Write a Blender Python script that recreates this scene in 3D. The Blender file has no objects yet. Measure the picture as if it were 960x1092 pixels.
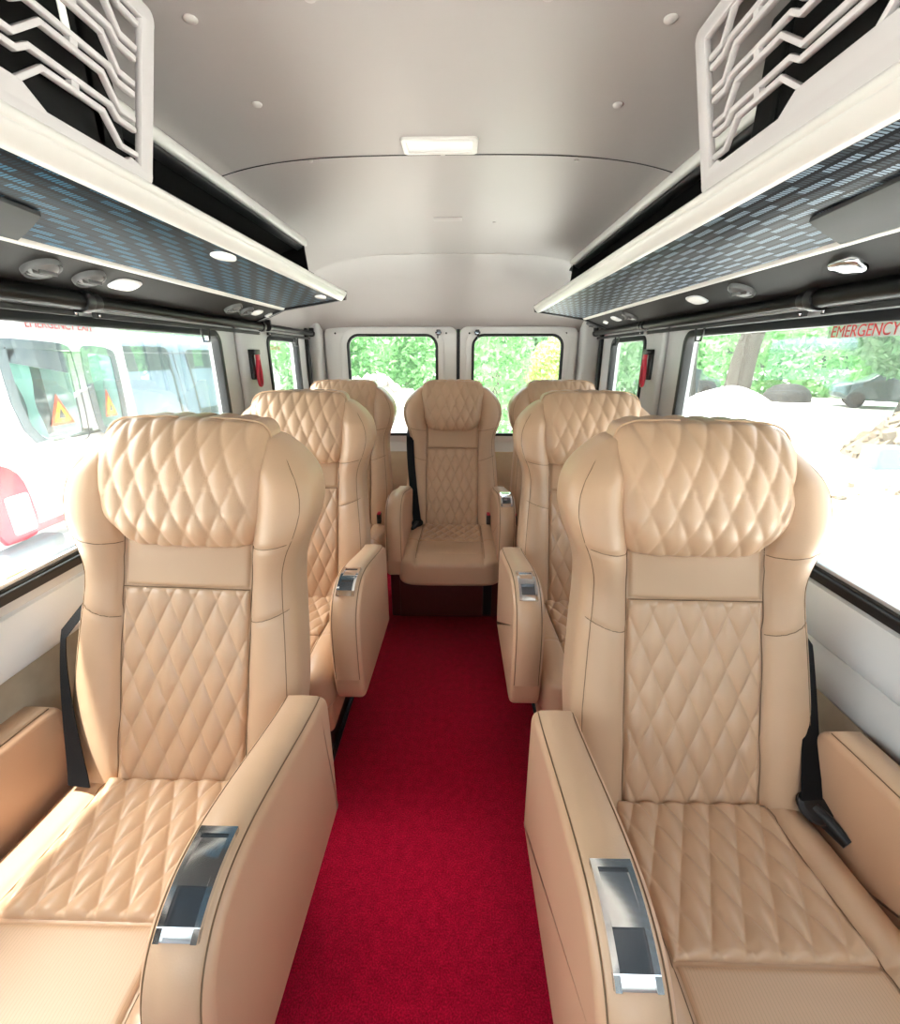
import bpy, bmesh, math, random
import numpy as np
from mathutils import Vector, Matrix
random.seed(7); rng = np.random.default_rng(7)
PI = math.pi
SC = bpy.context.scene
COL = SC.collection

# ------------------------------------------------------------------ materials
def new_mat(name):
    m = bpy.data.materials.new(name); m.use_nodes = True
    nt = m.node_tree; b = nt.nodes['Principled BSDF']
    return m, nt, b
def nd(nt, t, **k):
    n = nt.nodes.new(t)
    for a, v in k.items():
        if hasattr(n, a): setattr(n, a, v)
        else: n.inputs[a].default_value = v
    return n
def mth(nt, op, a, b=None, c=None):
    n = nt.nodes.new('ShaderNodeMath'); n.operation = op
    for i, v in enumerate((a, b, c)):
        if v is None: continue
        if isinstance(v, (int, float)): n.inputs[i].default_value = v
        else: nt.links.new(v, n.inputs[i])
    return n.outputs[0]
def simple(name, col, rough=.5, metal=0., noise=.06, nscale=30., bump=0., bscale=200., spec=.5, coat=0.):
    m, nt, b = new_mat(name)
    b.inputs['Roughness'].default_value = rough; b.inputs['Metallic'].default_value = metal
    b.inputs['Specular IOR Level'].default_value = spec
    b.inputs['Coat Weight'].default_value = coat
    tc = nd(nt, 'ShaderNodeTexCoord'); ns = nd(nt, 'ShaderNodeTexNoise'); ns.inputs['Scale'].default_value = nscale
    nt.links.new(tc.outputs['Object'], ns.inputs['Vector'])
    mx = nd(nt, 'ShaderNodeMix'); mx.data_type = 'RGBA'
    mx.inputs[6].default_value = tuple(c*(1-noise) for c in col)+(1,)
    mx.inputs[7].default_value = tuple(min(1, c*(1+noise)) for c in col)+(1,)
    nt.links.new(ns.outputs['Fac'], mx.inputs[0]); nt.links.new(mx.outputs[2], b.inputs['Base Color'])
    if bump:
        n2 = nd(nt, 'ShaderNodeTexNoise'); n2.inputs['Scale'].default_value = bscale; n2.inputs['Detail'].default_value = 4
        nt.links.new(tc.outputs['Object'], n2.inputs['Vector'])
        bp = nd(nt, 'ShaderNodeBump'); bp.inputs['Strength'].default_value = bump; bp.inputs['Distance'].default_value = .002
        nt.links.new(n2.outputs['Fac'], bp.inputs['Height']); nt.links.new(bp.outputs[0], b.inputs['Normal'])
    return m

LEATHER = (.61, .395, .25)
M = {}
M['leather'] = simple('leather', LEATHER, .33, noise=.03, nscale=14, bump=.10, bscale=350)
M['leather_dark'] = simple('leather_dark', (.42, .25, .13), .42, noise=.03, nscale=14, bump=.12, bscale=350)
M['leather_side'] = simple('leather_side', (.62, .375, .235), .42, noise=.03, nscale=10, bump=.08, bscale=350)
M['leather_band'] = simple('leather_band', (.61, .40, .25), .38, noise=.03, nscale=10, bump=.08, bscale=350)
M['thread'] = simple('thread', (.20, .12, .06), .7)
M['chrome'] = simple('chrome', (.78, .78, .80), .10, metal=1., noise=.02)
M['steel_dark'] = simple('steel_dark', (.16, .18, .21), .22, metal=1.)
M['black'] = simple('black_plastic', (.012, .012, .013), .35)
M['black_tube'] = simple('black_tube', (.004, .004, .004), .38, spec=.22)
M['black_matte'] = simple('black_matte', (.005, .005, .005), .7, spec=.15)
M['rubber'] = simple('rubber', (.012, .013, .015), .45)
M['belt'] = simple('belt', (.004, .004, .005), .6, spec=.2, bump=.3, bscale=600)
M['white'] = simple('white_plastic', (.66, .65, .64), .35, noise=.02, nscale=5)
M['trimwhite'] = simple('trim_white', (.60, .575, .54), .28, noise=.02, nscale=5)
M['grille'] = simple('grille_white', (.52, .485, .48), .35, noise=.02, nscale=5)
M['ceil'] = simple('ceiling_board', (.365, .332, .318), .42, noise=.025, nscale=3)
M['button'] = simple('button_cap', (.45, .42, .40), .5)
M['wallgrey'] = simple('wall_grey', (.60, .60, .60), .4, noise=.02, nscale=4)
M['sill'] = simple('sill_white', (.74, .77, .80), .3, noise=.02, nscale=4)
M['lowwall'] = simple('lower_wall_vinyl', (.36, .29, .21), .6, noise=.15, nscale=25)
M['lowbeige'] = simple('beige_vinyl', (.52, .40, .27), .6)
M['panel'] = simple('service_panel', (.013, .0125, .012), .6, spec=.25, bump=.1, bscale=400)
M['flap'] = simple('flap_grey', (.030, .030, .030), .6, spec=.3)
M['ventgrey'] = simple('vent_grey', (.10, .10, .10), .4)
M['lampwhite'] = simple('lamp_lens', (.85, .84, .82), .25)
M['red'] = simple('red_plastic', (.60, .02, .05), .35)
M['redtext'] = simple('red_lettering', (.50, .03, .04), .5)
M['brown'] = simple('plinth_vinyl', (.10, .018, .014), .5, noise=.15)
M['silver'] = simple('track_silver', (.70, .72, .75), .3, metal=.6)
M['backshell'] = simple('back_shell', (.35, .24, .15), .5)
# carpet
def carpet():
    m, nt, b = new_mat('red_carpet'); b.inputs['Roughness'].default_value = .95
    b.inputs['Specular IOR Level'].default_value = .1
    b.inputs['Sheen Weight'].default_value = .25; b.inputs['Sheen Tint'].default_value = (1, .25, .3, 1)
    tc = nd(nt, 'ShaderNodeTexCoord')
    n1 = nd(nt, 'ShaderNodeTexNoise'); n1.inputs['Scale'].default_value = 260; n1.inputs['Detail'].default_value = 3
    n2 = nd(nt, 'ShaderNodeTexNoise'); n2.inputs['Scale'].default_value = 40; n2.inputs['Detail'].default_value = 3
    for n in (n1, n2): nt.links.new(tc.outputs['Object'], n.inputs['Vector'])
    r = nd(nt, 'ShaderNodeValToRGB')
    r.color_ramp.elements[0].position = .32; r.color_ramp.elements[0].color = (.28, .001, .012, 1)
    r.color_ramp.elements[1].position = .70; r.color_ramp.elements[1].color = (.85, .008, .065, 1)
    a = mth(nt, 'MULTIPLY_ADD', n1.outputs['Fac'], .75, mth(nt, 'MULTIPLY', n2.outputs['Fac'], .25))
    nt.links.new(a, r.inputs['Fac']); nt.links.new(r.outputs[0], b.inputs['Base Color'])
    bp = nd(nt, 'ShaderNodeBump'); bp.inputs['Strength'].default_value = .8; bp.inputs['Distance'].default_value = .006
    nt.links.new(a, bp.inputs['Height']); nt.links.new(bp.outputs[0], b.inputs['Normal'])
    return m
M['carpet'] = carpet()
# woven rack fabric: staggered dashes made of fine bars
def rackfabric(tone, axis=1):
    m, nt, b = new_mat('rack_fabric'); b.inputs['Roughness'].default_value = .55; b.inputs['Specular IOR Level'].default_value = .2
    tc = nd(nt, 'ShaderNodeTexCoord'); sp = nd(nt, 'ShaderNodeSeparateXYZ')
    nt.links.new(tc.outputs['Object'], sp.inputs[0])
    X, Y = sp.outputs[0], sp.outputs[1]
    v = mth(nt, 'DIVIDE', X, .019); row = mth(nt, 'FLOOR', v); fv = mth(nt, 'SUBTRACT', v, row)
    u = mth(nt, 'ADD', mth(nt, 'DIVIDE', Y, .115), mth(nt, 'MULTIPLY', row, .37))
    fu = mth(nt, 'FRACT', u)
    dash = mth(nt, 'MULTIPLY', mth(nt, 'LESS_THAN', fu, .52), mth(nt, 'LESS_THAN', fv, .62))
    fine = mth(nt, 'LESS_THAN', mth(nt, 'FRACT', mth(nt, 'DIVIDE', Y, .0065)), .66)
    dim = mth(nt, 'MULTIPLY', mth(nt, 'LESS_THAN', fv, .62), .16)
    fac = mth(nt, 'MULTIPLY', mth(nt, 'MAXIMUM', dash, dim), fine)
    mx = nd(nt, 'ShaderNodeMix'); mx.data_type = 'RGBA'
    mx.inputs[6].default_value = (.008, .009, .012, 1); mx.inputs[7].default_value = tone+(1,)
    nt.links.new(fac, mx.inputs[0]); nt.links.new(mx.outputs[2], b.inputs['Base Color'])
    return m
M['fabricL'] = rackfabric((.04, .13, .21)); M['fabricR'] = rackfabric((.22, .29, .36))
# perforated leather
def perf():
    m, nt, b = new_mat('perforated_leather'); b.inputs['Roughness'].default_value = .4
    tc = nd(nt, 'ShaderNodeTexCoord'); sp = nd(nt, 'ShaderNodeSeparateXYZ'); nt.links.new(tc.outputs['Object'], sp.inputs[0])
    fx = mth(nt, 'ABSOLUTE', mth(nt, 'SUBTRACT', mth(nt, 'FRACT', mth(nt, 'DIVIDE', sp.outputs[0], .0055)), .5))
    line = mth(nt, 'LESS_THAN', fx, .07)
    mx = nd(nt, 'ShaderNodeMix'); mx.data_type = 'RGBA'
    mx.inputs[6].default_value = LEATHER+(1,); mx.inputs[7].default_value = (.50, .33, .20, 1)
    nt.links.new(line, mx.inputs[0]); nt.links.new(mx.outputs[2], b.inputs['Base Color'])
    return m
M['perf'] = perf()
# architectural pane: clear with fresnel reflection
def pane(name, tint=(.93, .97, .96), refl=.45, veil=0.):
    m = bpy.data.materials.new(name); m.use_nodes = True; nt = m.node_tree; nt.nodes.clear()
    o = nd(nt, 'ShaderNodeOutputMaterial'); t = nd(nt, 'ShaderNodeBsdfTransparent'); g = nd(nt, 'ShaderNodeBsdfGlossy')
    t.inputs[0].default_value = tint+(1,); g.inputs['Roughness'].default_value = .01
    f = nd(nt, 'ShaderNodeFresnel'); f.inputs[0].default_value = 1.35
    mx = nd(nt, 'ShaderNodeMixShader')
    nt.links.new(mth(nt, 'MULTIPLY', f.outputs[0], refl), mx.inputs[0])
    d = nd(nt, 'ShaderNodeBsdfTranslucent'); d.inputs[0].default_value = (.85, .95, .95, 1); m2 = nd(nt, 'ShaderNodeMixShader')
    m2.inputs[0].default_value = veil; nt.links.new(t.outputs[0], m2.inputs[1]); nt.links.new(d.outputs[0], m2.inputs[2])  # pale translucent veil mixed in, imitates overexposed haze over the view outside
    nt.links.new(m2.outputs[0], mx.inputs[1]); nt.links.new(g.outputs[0], mx.inputs[2]); nt.links.new(mx.outputs[0], o.inputs[0])
    return m
M['glass'] = pane('window_glass', veil=.014); M['glass_teal'] = pane('teal_glass', (.80, .93, .92), .12)
def ground_mat():
    m, nt, b = new_mat('pale_sand'); b.inputs['Roughness'].default_value = .95
    tc = nd(nt, 'ShaderNodeTexCoord'); n = nd(nt, 'ShaderNodeTexNoise'); n.inputs['Scale'].default_value = 1.3; n.inputs['Detail'].default_value = 8
    nt.links.new(tc.outputs['Object'], n.inputs['Vector'])
    r = nd(nt, 'ShaderNodeValToRGB'); e = r.color_ramp.elements
    e[0].position = .30; e[0].color = (.70, .65, .58, 1); e[1].position = .42; e[1].color = (.88, .86, .82, 1)
    nt.links.new(n.outputs['Fac'], r.inputs['Fac']); nt.links.new(r.outputs[0], b.inputs['Base Color'])
    return m
M['ground'] = ground_mat()
def leafmat(name, a, bb):
    m, nt, b = new_mat(name); b.inputs['Roughness'].default_value = .6
    g = nd(nt, 'ShaderNodeNewGeometry'); r = nd(nt, 'ShaderNodeMix'); r.data_type = 'RGBA'
    r.inputs[6].default_value = a+(1,); r.inputs[7].default_value = bb+(1,)
    nt.links.new(g.outputs['Random Per Island'], r.inputs[0]); nt.links.new(r.outputs[2], b.inputs['Base Color'])
    tr = nd(nt, 'ShaderNodeBsdfTranslucent'); nt.links.new(r.outputs[2], tr.inputs[0])
    mx = nd(nt, 'ShaderNodeMixShader'); mx.inputs[0].default_value = .4
    out = [n for n in nt.nodes if n.type == 'OUTPUT_MATERIAL'][0]
    nt.links.new(b.outputs[0], mx.inputs[1]); nt.links.new(tr.outputs[0], mx.inputs[2]); nt.links.new(mx.outputs[0], out.inputs[0])
    return m
M['leaf'] = leafmat('hedge_leaf', (.20, .44, .17), (.34, .60, .26))
M['leaf2'] = leafmat('tree_leaf', (.20, .38, .20), (.34, .52, .30))
M['leaf3'] = leafmat('yellow_leaf', (.42, .55, .16), (.55, .64, .24))
M['bark'] = simple('bark', (.09, .075, .06), .9, noise=.3, nscale=8)
M['rubble'] = simple('rubble', (.55, .50, .44), .95, noise=.45, nscale=6)
M['debris'] = simple('debris', (.13, .10, .07), .9, noise=.4, nscale=9)
M['carwhite'] = simple('car_white', (.80, .80, .80), .25, coat=.6)
M['carblue'] = simple('car_blue', (.20, .27, .35), .25, coat=.6)
M['cargrey'] = simple('car_grey', (.05, .06, .07), .3, coat=.5)
M['carteal'] = simple('car_teal', (.05, .08, .08), .3, coat=.5)
M['bumper'] = simple('bumper_grey', (.13, .145, .16), .45)
M['taillight'] = simple('tail_red', (.50, .006, .03), .3, coat=.0)
M['stripe'] = simple('stripe_red', (.60, .05, .07), .4)
M['tint'] = simple('tint_frame', (.06, .08, .09), .35)
M['inside'] = simple('van_inside', (.05, .08, .08), .6)
M['curtain'] = simple('curtain', (.38, .48, .44), .9)
M['orange'] = simple('reflector_red', (.85, .10, .03), .4)
M['yellow'] = simple('reflector_yellow', (.90, .60, .03), .4)
M['cloth_white'] = simple('white_tarp', (.82, .82, .80), .7)
M['cloth_blue'] = simple('blue_tarp', (.10, .35, .60), .6)
M['tyre'] = simple('tyre', (.02, .02, .02), .8)
M['paper'] = simple('paper_tag', (.85, .84, .80), .6)

# ------------------------------------------------------------------ builders
def link(name, me, mat, parent=None, smooth=True):
    if mat is not None:
        me.materials.clear(); me.materials.append(M[mat] if isinstance(mat, str) else mat)
    o = bpy.data.objects.new(name, me); COL.objects.link(o)
    if smooth: me.polygons.foreach_set('use_smooth', [len(p.vertices) < 9 for p in me.polygons])
    if parent: o.parent = parent
    return o
def fix(me, auto=None):
    bm = bmesh.new(); bm.from_mesh(me); bmesh.ops.recalc_face_normals(bm, faces=bm.faces)
    if auto is not None:
        for e in bm.edges:
            if len(e.link_faces) == 2 and e.calc_face_angle(0) > auto: e.smooth = False
    bm.to_mesh(me); bm.free(); return me
def mesh(name, V, F, auto=math.radians(35)):
    me = bpy.data.meshes.new(name)
    me.from_pydata([tuple(map(float, v)) for v in V], [], [tuple(map(int, f)) for f in F]); me.update()
    return fix(me, auto)
def tag(o, label=None, cat=None, group=None, kind=None):
    if label: o['label'] = label
    if cat: o['category'] = cat
    if group: o['group'] = group
    if kind: o['kind'] = kind
    return o
def empty(name, loc, label, cat, group=None):
    o = bpy.data.objects.new(name, None); COL.objects.link(o); o.location = loc; o.empty_display_size = .1
    return tag(o, label, cat, group)
def gridfaces(nu, nv, cu=False, cv=False, off=0):
    i = np.arange(nu if cu else nu-1); j = np.arange(nv if cv else nv-1)
    I, J = np.meshgrid(i, j, indexing='ij'); I2 = (I+1) % nu; J2 = (J+1) % nv
    return (np.stack([I*nv+J, I2*nv+J, I2*nv+J2, I*nv+J2], -1).reshape(-1, 4)+off)
class MB:
    """collects shapes that belong to one part"""
    def __init__(s): s.V = []; s.F = []
    def add(s, V, F):
        k = len(s.V); s.V += [tuple(v) for v in V]; s.F += [tuple(int(i)+k for i in f) for f in F]; return s
    def box(s, x0, x1, y0, y1, z0, z1):
        V = [(x, y, z) for x in (x0, x1) for y in (y0, y1) for z in (z0, z1)]
        return s.add(V, [(0, 1, 3, 2), (4, 6, 7, 5), (0, 4, 5, 1), (2, 3, 7, 6), (0, 2, 6, 4), (1, 5, 7, 3)])
    def bbox(s, x0, x1, y0, y1, z0, z1, r=.004, seg=2):
        bm = bmesh.new(); bmesh.ops.create_cube(bm, size=1)
        for v in bm.verts:
            v.co = Vector(((x0+x1)/2+v.co.x*(x1-x0), (y0+y1)/2+v.co.y*(y1-y0), (z0+z1)/2+v.co.z*(z1-z0)))
        bmesh.ops.bevel(bm, geom=list(bm.edges), offset=min(r, .49*min(abs(x1-x0), abs(y1-y0), abs(z1-z0))), segments=seg, affect='EDGES', profile=.5)
        bm.verts.ensure_lookup_table(); bm.verts.index_update()
        s.add([v.co[:] for v in bm.verts], [[v.index for v in f.verts] for f in bm.faces]); bm.free(); return s
    def tube(s, pts, r, n=8, closed=False, sx=1., cap=True):
        pts = [Vector(p) for p in pts]; m = len(pts); rs = r if isinstance(r, (list, tuple)) else [r]*m
        k = len(s.V); up = None
        for i, p in enumerate(pts):
            a = pts[(i-1) % m] if (closed or i > 0) else p; b = pts[(i+1) % m] if (closed or i < m-1) else p
            t = (b-a).normalized() if (b-a).length > 1e-9 else Vector((0, 0, 1))
            if up is None:
                up = Vector((0, 0, 1)) if abs(t.z) < .9 else Vector((1, 0, 0))
            u = (up-t*up.dot(t)).normalized(); w = t.cross(u); up = u
            for j in range(n):
                a_ = 2*PI*j/n; q = p+(u*math.cos(a_)+w*math.sin(a_)*sx)*rs[i]; s.V.append(q[:])
        for i in range(m if closed else m-1):
            for j in range(n):
                s.F.append((k+i*n+j, k+((i+1) % m)*n+j, k+((i+1) % m)*n+(j+1) % n, k+i*n+(j+1) % n))
        if cap and not closed:
            s.F.append(tuple(k+j for j in range(n))); s.F.append(tuple(k+(m-1)*n+j for j in reversed(range(n))))
        return s
    def lathe(s, c, axis, prof, n=24):
        """prof = list of (radius, height along axis)"""
        ax = Vector(axis).normalized(); u = ax.orthogonal().normalized(); w = ax.cross(u); c = Vector(c); k = len(s.V); m = len(prof)
        for r, h in prof:
            for j in range(n):
                a = 2*PI*j/n; s.V.append((c+ax*h+(u*math.cos(a)+w*math.sin(a))*max(r, 1e-5))[:])
        for i in range(m-1):
            for j in range(n): s.F.append((k+i*n+j, k+(i+1)*n+j, k+(i+1)*n+(j+1) % n, k+i*n+(j+1) % n))
        s.F.append(tuple(k+j for j in reversed(range(n)))); s.F.append(tuple(k+(m-1)*n+j for j in range(n)))
        return s
    def build(s, name, mat, parent=None, smooth=True, auto=35):
        return link(name, mesh(name, s.V, s.F, math.radians(auto)), mat, parent, smooth)
def prism(poly, d, mapf, holes=(), bevel=0.):
    """2D outline (with holes) extruded by d, mapped to 3D by mapf(u,v,w)"""
    cu = bpy.data.curves.new('tmp', 'CURVE'); cu.dimensions = '2D'; cu.fill_mode = 'BOTH'
    for pl in [poly]+list(holes):
        sp = cu.splines.new('POLY'); sp.points.add(len(pl)-1); sp.use_cyclic_u = True
        for i, (a, b) in enumerate(pl): sp.points[i].co = (a, b, 0, 1)
    cu.extrude = d/2-bevel; cu.bevel_depth = bevel; cu.bevel_resolution = 1 if bevel else 0
    if bevel: cu.offset = -bevel
    o = bpy.data.objects.new('tmp', cu); COL.objects.link(o)
    dg = bpy.context.evaluated_depsgraph_get(); me = o.evaluated_get(dg).to_mesh()
    V = [mapf(v.co.x, v.co.y, v.co.z+d/2) for v in me.vertices]; F = [tuple(p.vertices) for p in me.polygons]
    o.evaluated_get(dg).to_mesh_clear(); bpy.data.objects.remove(o); bpy.data.curves.remove(cu)
    return V, F
def clean(me):
    bm = bmesh.new(); bm.from_mesh(me); bmesh.ops.remove_doubles(bm, verts=bm.verts, dist=1e-5); bm.to_mesh(me); bm.free(); return fix(me, math.radians(35))
def plate(name, poly, d, mapf, mat, parent=None, holes=(), bevel=0.):
    V, F = prism(poly, d, mapf, holes, bevel); me = bpy.data.meshes.new(name); me.from_pydata([tuple(v) for v in V], [], F); clean(me)
    return link(name, me, mat, parent)
def rrect(x0, x1, y0, y1, r, n=6):
    rs = r if isinstance(r, (list, tuple)) else [r]*4
    out = []
    for (cx, cy, a0, rr) in ((x1, y1, 0, rs[0]), (x0, y1, 90, rs[1]), (x0, y0, 180, rs[2]), (x1, y0, 270, rs[3])):
        sx = -1 if cx == x1 else 1; sy = -1 if cy == y1 else 1
        for i in range(n+1):
            a = math.radians(a0+90*i/n); out.append((cx+sx*rr+rr*math.cos(a), cy+sy*rr+rr*math.sin(a)))
    return out
def inset(poly, d):
    n = len(poly); out = []
    for i in range(n):
        a = Vector(poly[i-1]+(0,)); p = Vector(poly[i]+(0,)); b = Vector(poly[(i+1) % n]+(0,))
        e1 = (p-a); e2 = (b-p)
        if e1.length < 1e-7: e1 = e2
        if e2.length < 1e-7: e2 = e1
        e1.normalize(); e2.normalize()
        n1 = Vector((-e1.y, e1.x, 0)); n2 = Vector((-e2.y, e2.x, 0)); nn = (n1+n2)
        nn = nn/ max(.35, nn.length_squared/2)
        out.append((p.x+nn.x*d, p.y+nn.y*d))
    return out            # for counter-clockwise outlines moves inwards
def pad(profile, h, r, seg, mapf):
    """profile (ccw) thickened to +-h with rounded rims"""
    rings = []
    for i in range(seg+1):
        a = PI/2*i/seg; rings.append((inset(profile, r*(1-math.sin(a))), -(h-r)-r*math.cos(a)))
    for i in range(seg+1):
        a = PI/2*(1-i/seg); rings.append((inset(profile, r*(1-math.sin(a))), (h-r)+r*math.cos(a)))
    n = len(profile); V = [mapf(p[0], p[1], w) for pr, w in rings for p in pr]
    F = list(gridfaces(len(rings), n, False, True)); F.append(tuple(range(n))); F.append(tuple((len(rings)-1)*n+i for i in reversed(range(n))))
    return V, F
def chaikin(p, k=3, closed=False):
    for _ in range(k):
        q = [] if closed else [p[0]]
        m = len(p)
        for i in range(m if closed else m-1):
            a, b = p[i], p[(i+1) % m]
            q.append(tuple(a[j]*.75+b[j]*.25 for j in range(len(a)))); q.append(tuple(a[j]*.25+b[j]*.75 for j in range(len(a))))
        if not closed: q.append(p[-1])
        p = q
    return p
def arcsup(n, e, full):
    """equal-arc samples of a unit superellipse with exponent e"""
    t = np.linspace(0, 2*PI, 20001) if full else np.linspace(-PI/2, PI/2, 20001)
    c, s = np.cos(t), np.sin(t); x = np.sign(c)*np.abs(c)**(2/e); y = np.sign(s)*np.abs(s)**(2/e)
    L = np.concatenate([[0], np.cumsum(np.hypot(np.diff(x), np.diff(y)))])
    q = np.linspace(0, L[-1], n+1 if full else n)
    if full: q = q[:-1]
    return np.interp(q, L, x), np.interp(q, L, y)
def superbox(nr, nl, er, el):
    """ring coords (a,b) in the section plane, pole axis p, all in -1..1 : arrays (nl,nr)"""
    a, b = arcsup(nr, er, True); k, p = arcsup(nl, el, False)
    k = np.maximum(k, 0)
    A = k[:, None]*a[None]; B = k[:, None]*b[None]; P = np.repeat(p[:, None], nr, 1)
    return A, B, P, k
def sbmesh(name, X, Y, Z, mat, parent):
    nl, nr = X.shape; V = np.stack([X, Y, Z], -1).reshape(-1, 3)
    F = [tuple(f) for f in gridfaces(nl, nr, False, True)]
    me = bpy.data.meshes.new(name); me.from_pydata(V.tolist(), [], [tuple(map(int, f)) for f in F]); 
    bm = bmesh.new(); bm.from_mesh(me); bmesh.ops.remove_doubles(bm, verts=bm.verts, dist=1e-6); bmesh.ops.recalc_face_normals(bm, faces=bm.faces); bm.to_mesh(me); bm.free()
    return link(name, me, mat, parent)
def sstep(x, a, b):
    t = np.clip((x-a)/(b-a), 0, 1); return t*t*(3-2*t)
def quilt(u, v, du, dv, A, pw=.38):
    p = u/du+v/dv; q = u/du-v/dv
    return A*(np.sqrt(np.sin(PI*p)**2+.004)*np.sqrt(np.sin(PI*q)**2+.004))**pw

# ------------------------------------------------------------------ the seat
ZB = .42; RAKE = .346
WZ = [.30, .42, .60, .75, .85, .91, .95, 1.00, 1.05, 1.09, 1.12, 1.15, 1.18, 1.22]
WW = [.235, .250, .263, .252, .242, .244, .262, .282, .284, .272, .252, .222, .190, .16]
def back_w(z): return np.interp(z, WZ, WW)
def smooth_w(z):
    return sum(back_w(z+d) for d in (-.03, -.015, 0, .015, .03))/5
def back_bulge(x, z):
    w = smooth_w(z); ax = np.abs(x)
    t = np.clip((ax-.146)/(w-.146), 0, 1)
    amp = .030+.030*sstep(z, .84, 1.0)-.02*sstep(z, 1.08, 1.18)
    return amp*np.sin(PI*np.clip(t, 0, 1)**.75*.8)
def groove(d, w=.004): return np.exp(-(d/w)**2)
PANEL_TOP = .84; NECK_TOP = .96
def make_back(parent, mats=('leather',)):
    A, B, P, k = superbox(300, 260, 6, 16)
    Dp = .062; z0, z1 = .385, 1.172
    Z = (z0+z1)/2+P*(z1-z0)/2
    taper = 1-.45*sstep(Z, 1.08, 1.172)
    w = smooth_w(Z)
    X = A*w; Yl = B*Dp*taper
    front = B < 0
    bul = back_bulge(X, Z)*np.clip(-B*1.2, 0, 1)
    g = .006*groove(np.abs(X)-.147)+.004*groove(Z-(.945+.02*(np.abs(X)-.2)/.1), .004)*(np.abs(X) > .147)\
        + .004*groove(Z-(.79+.35*(np.abs(X)-.2)), .004)*(np.abs(X) > .147)
    Yl = Yl-bul+np.where(front, g, 0)
    # outer seam
    Y = Yl+Dp+RAKE*(Z-ZB)
    o = sbmesh('backrest', X, Y, Z, mats[0], parent)
    V = np.stack([X, Y, Z], -1).reshape(-1, 3); fm = (B < -.02).reshape(-1)
    return o, V[fm]
def on_surf(V, x, z, lift=.0006):
    d = (V[:, 0]-x)**2+(V[:, 2]-z)**2; i = np.argsort(d)[:4]; wt = 1/(d[i]+1e-7); y = (V[i, 1]*wt).sum()/wt.sum()
    return (x, y-lift, z)
def panelgrid(x0, x1, v0, v1, nx, nv, fn, name, mat, parent):
    xs = np.linspace(x0, x1, nx); vs = np.linspace(v0, v1, nv); Xg, Vg = np.meshgrid(xs, vs, indexing='ij')
    P = fn(Xg, Vg); V = np.stack(P, -1).reshape(-1, 3)
    me = bpy.data.meshes.new(name); me.from_pydata(V.tolist(), [], gridfaces(nx, nv).tolist()); fix(me)
    return link(name, me, mat, parent)
def edgeprof(X, V, x0, x1, v0, v1, r=.012):
    d = np.minimum(np.minimum(X-x0, x1-X), np.minimum(V-v0, v1-V)); t = np.clip(d/r, 0, 1); return np.sqrt(1-(1-t)**2)
ARM = [(.045, .30), (.05, .58), (.045, .625), (.02, .645), (-.02, .648), (-.12, .668), (-.24, .695), (-.32, .706), (-.38, .700), (-.43, .672), (-.462, .62), (-.472, .54), (-.47, .42), (-.46, .345), (-.44, .33), (-.40, .325), (-.20, .31), (.03, .295)]
def arm_profile():
    p = chaikin(ARM, 3, True)[::1]
    # ccw check in (y,z)
    a = sum(p[i-1][0]*p[i][1]-p[i][0]*p[i-1][1] for i in range(len(p)))
    return p if a > 0 else p[::-1]
APROF = arm_profile()
ARM_W = [(.045, .30), (.05, .54), (.045, .585), (.02, .603), (-.02, .606), (-.12, .611), (-.24, .618), (-.32, .620), (-.38, .616), (-.43, .60), (-.462, .57), (-.472, .52), (-.47, .42), (-.46, .345), (-.44, .33), (-.40, .325), (-.20, .31), (.03, .295)]
def top_path():
    """top edge of the arm from back to front, dense, as points with arc length"""
    q = [p for p in chaikin(ARM[3:13], 4)]
    q = np.array(q); L = np.concatenate([[0], np.cumsum(np.hypot(*np.diff(q, axis=0).T))]); return q, L
TQ, TL = top_path()
def tp(s, h):
    y = np.interp(s, TL, TQ[:, 0]); z = np.interp(s, TL, TQ[:, 1])
    y2 = np.interp(s+.008, TL, TQ[:, 0]); z2 = np.interp(s+.008, TL, TQ[:, 1]); y1 = np.interp(s-.008, TL, TQ[:, 0]); z1 = np.interp(s-.008, TL, TQ[:, 1])
    t = np.array([y2-y1, z2-z1]); t /= np.linalg.norm(t); n = np.array([t[1], -t[0]])
    return y+n[0]*h, z+n[1]*h
def cslab(mb, s0, s1, x0, x1, hb, h0, h1=None, n=14):
    """curved slab on the arm top between arc lengths s0..s1"""
    h1 = h0 if h1 is None else h1; V = []
    for i in range(n+1):
        s = s0+(s1-s0)*i/n; ht = h0+(h1-h0)*i/n
        yb, zb = tp(s, hb); yt, zt = tp(s, ht)
        V += [(x0, yb, zb), (x1, yb, zb), (x1, yt, zt), (x0, yt, zt)]
    F = list(gridfaces(n+1, 4, False, True)); F += [(0, 1, 2, 3), tuple(n*4+i for i in (3, 2, 1, 0))]
    mb.add(V, F)
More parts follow.
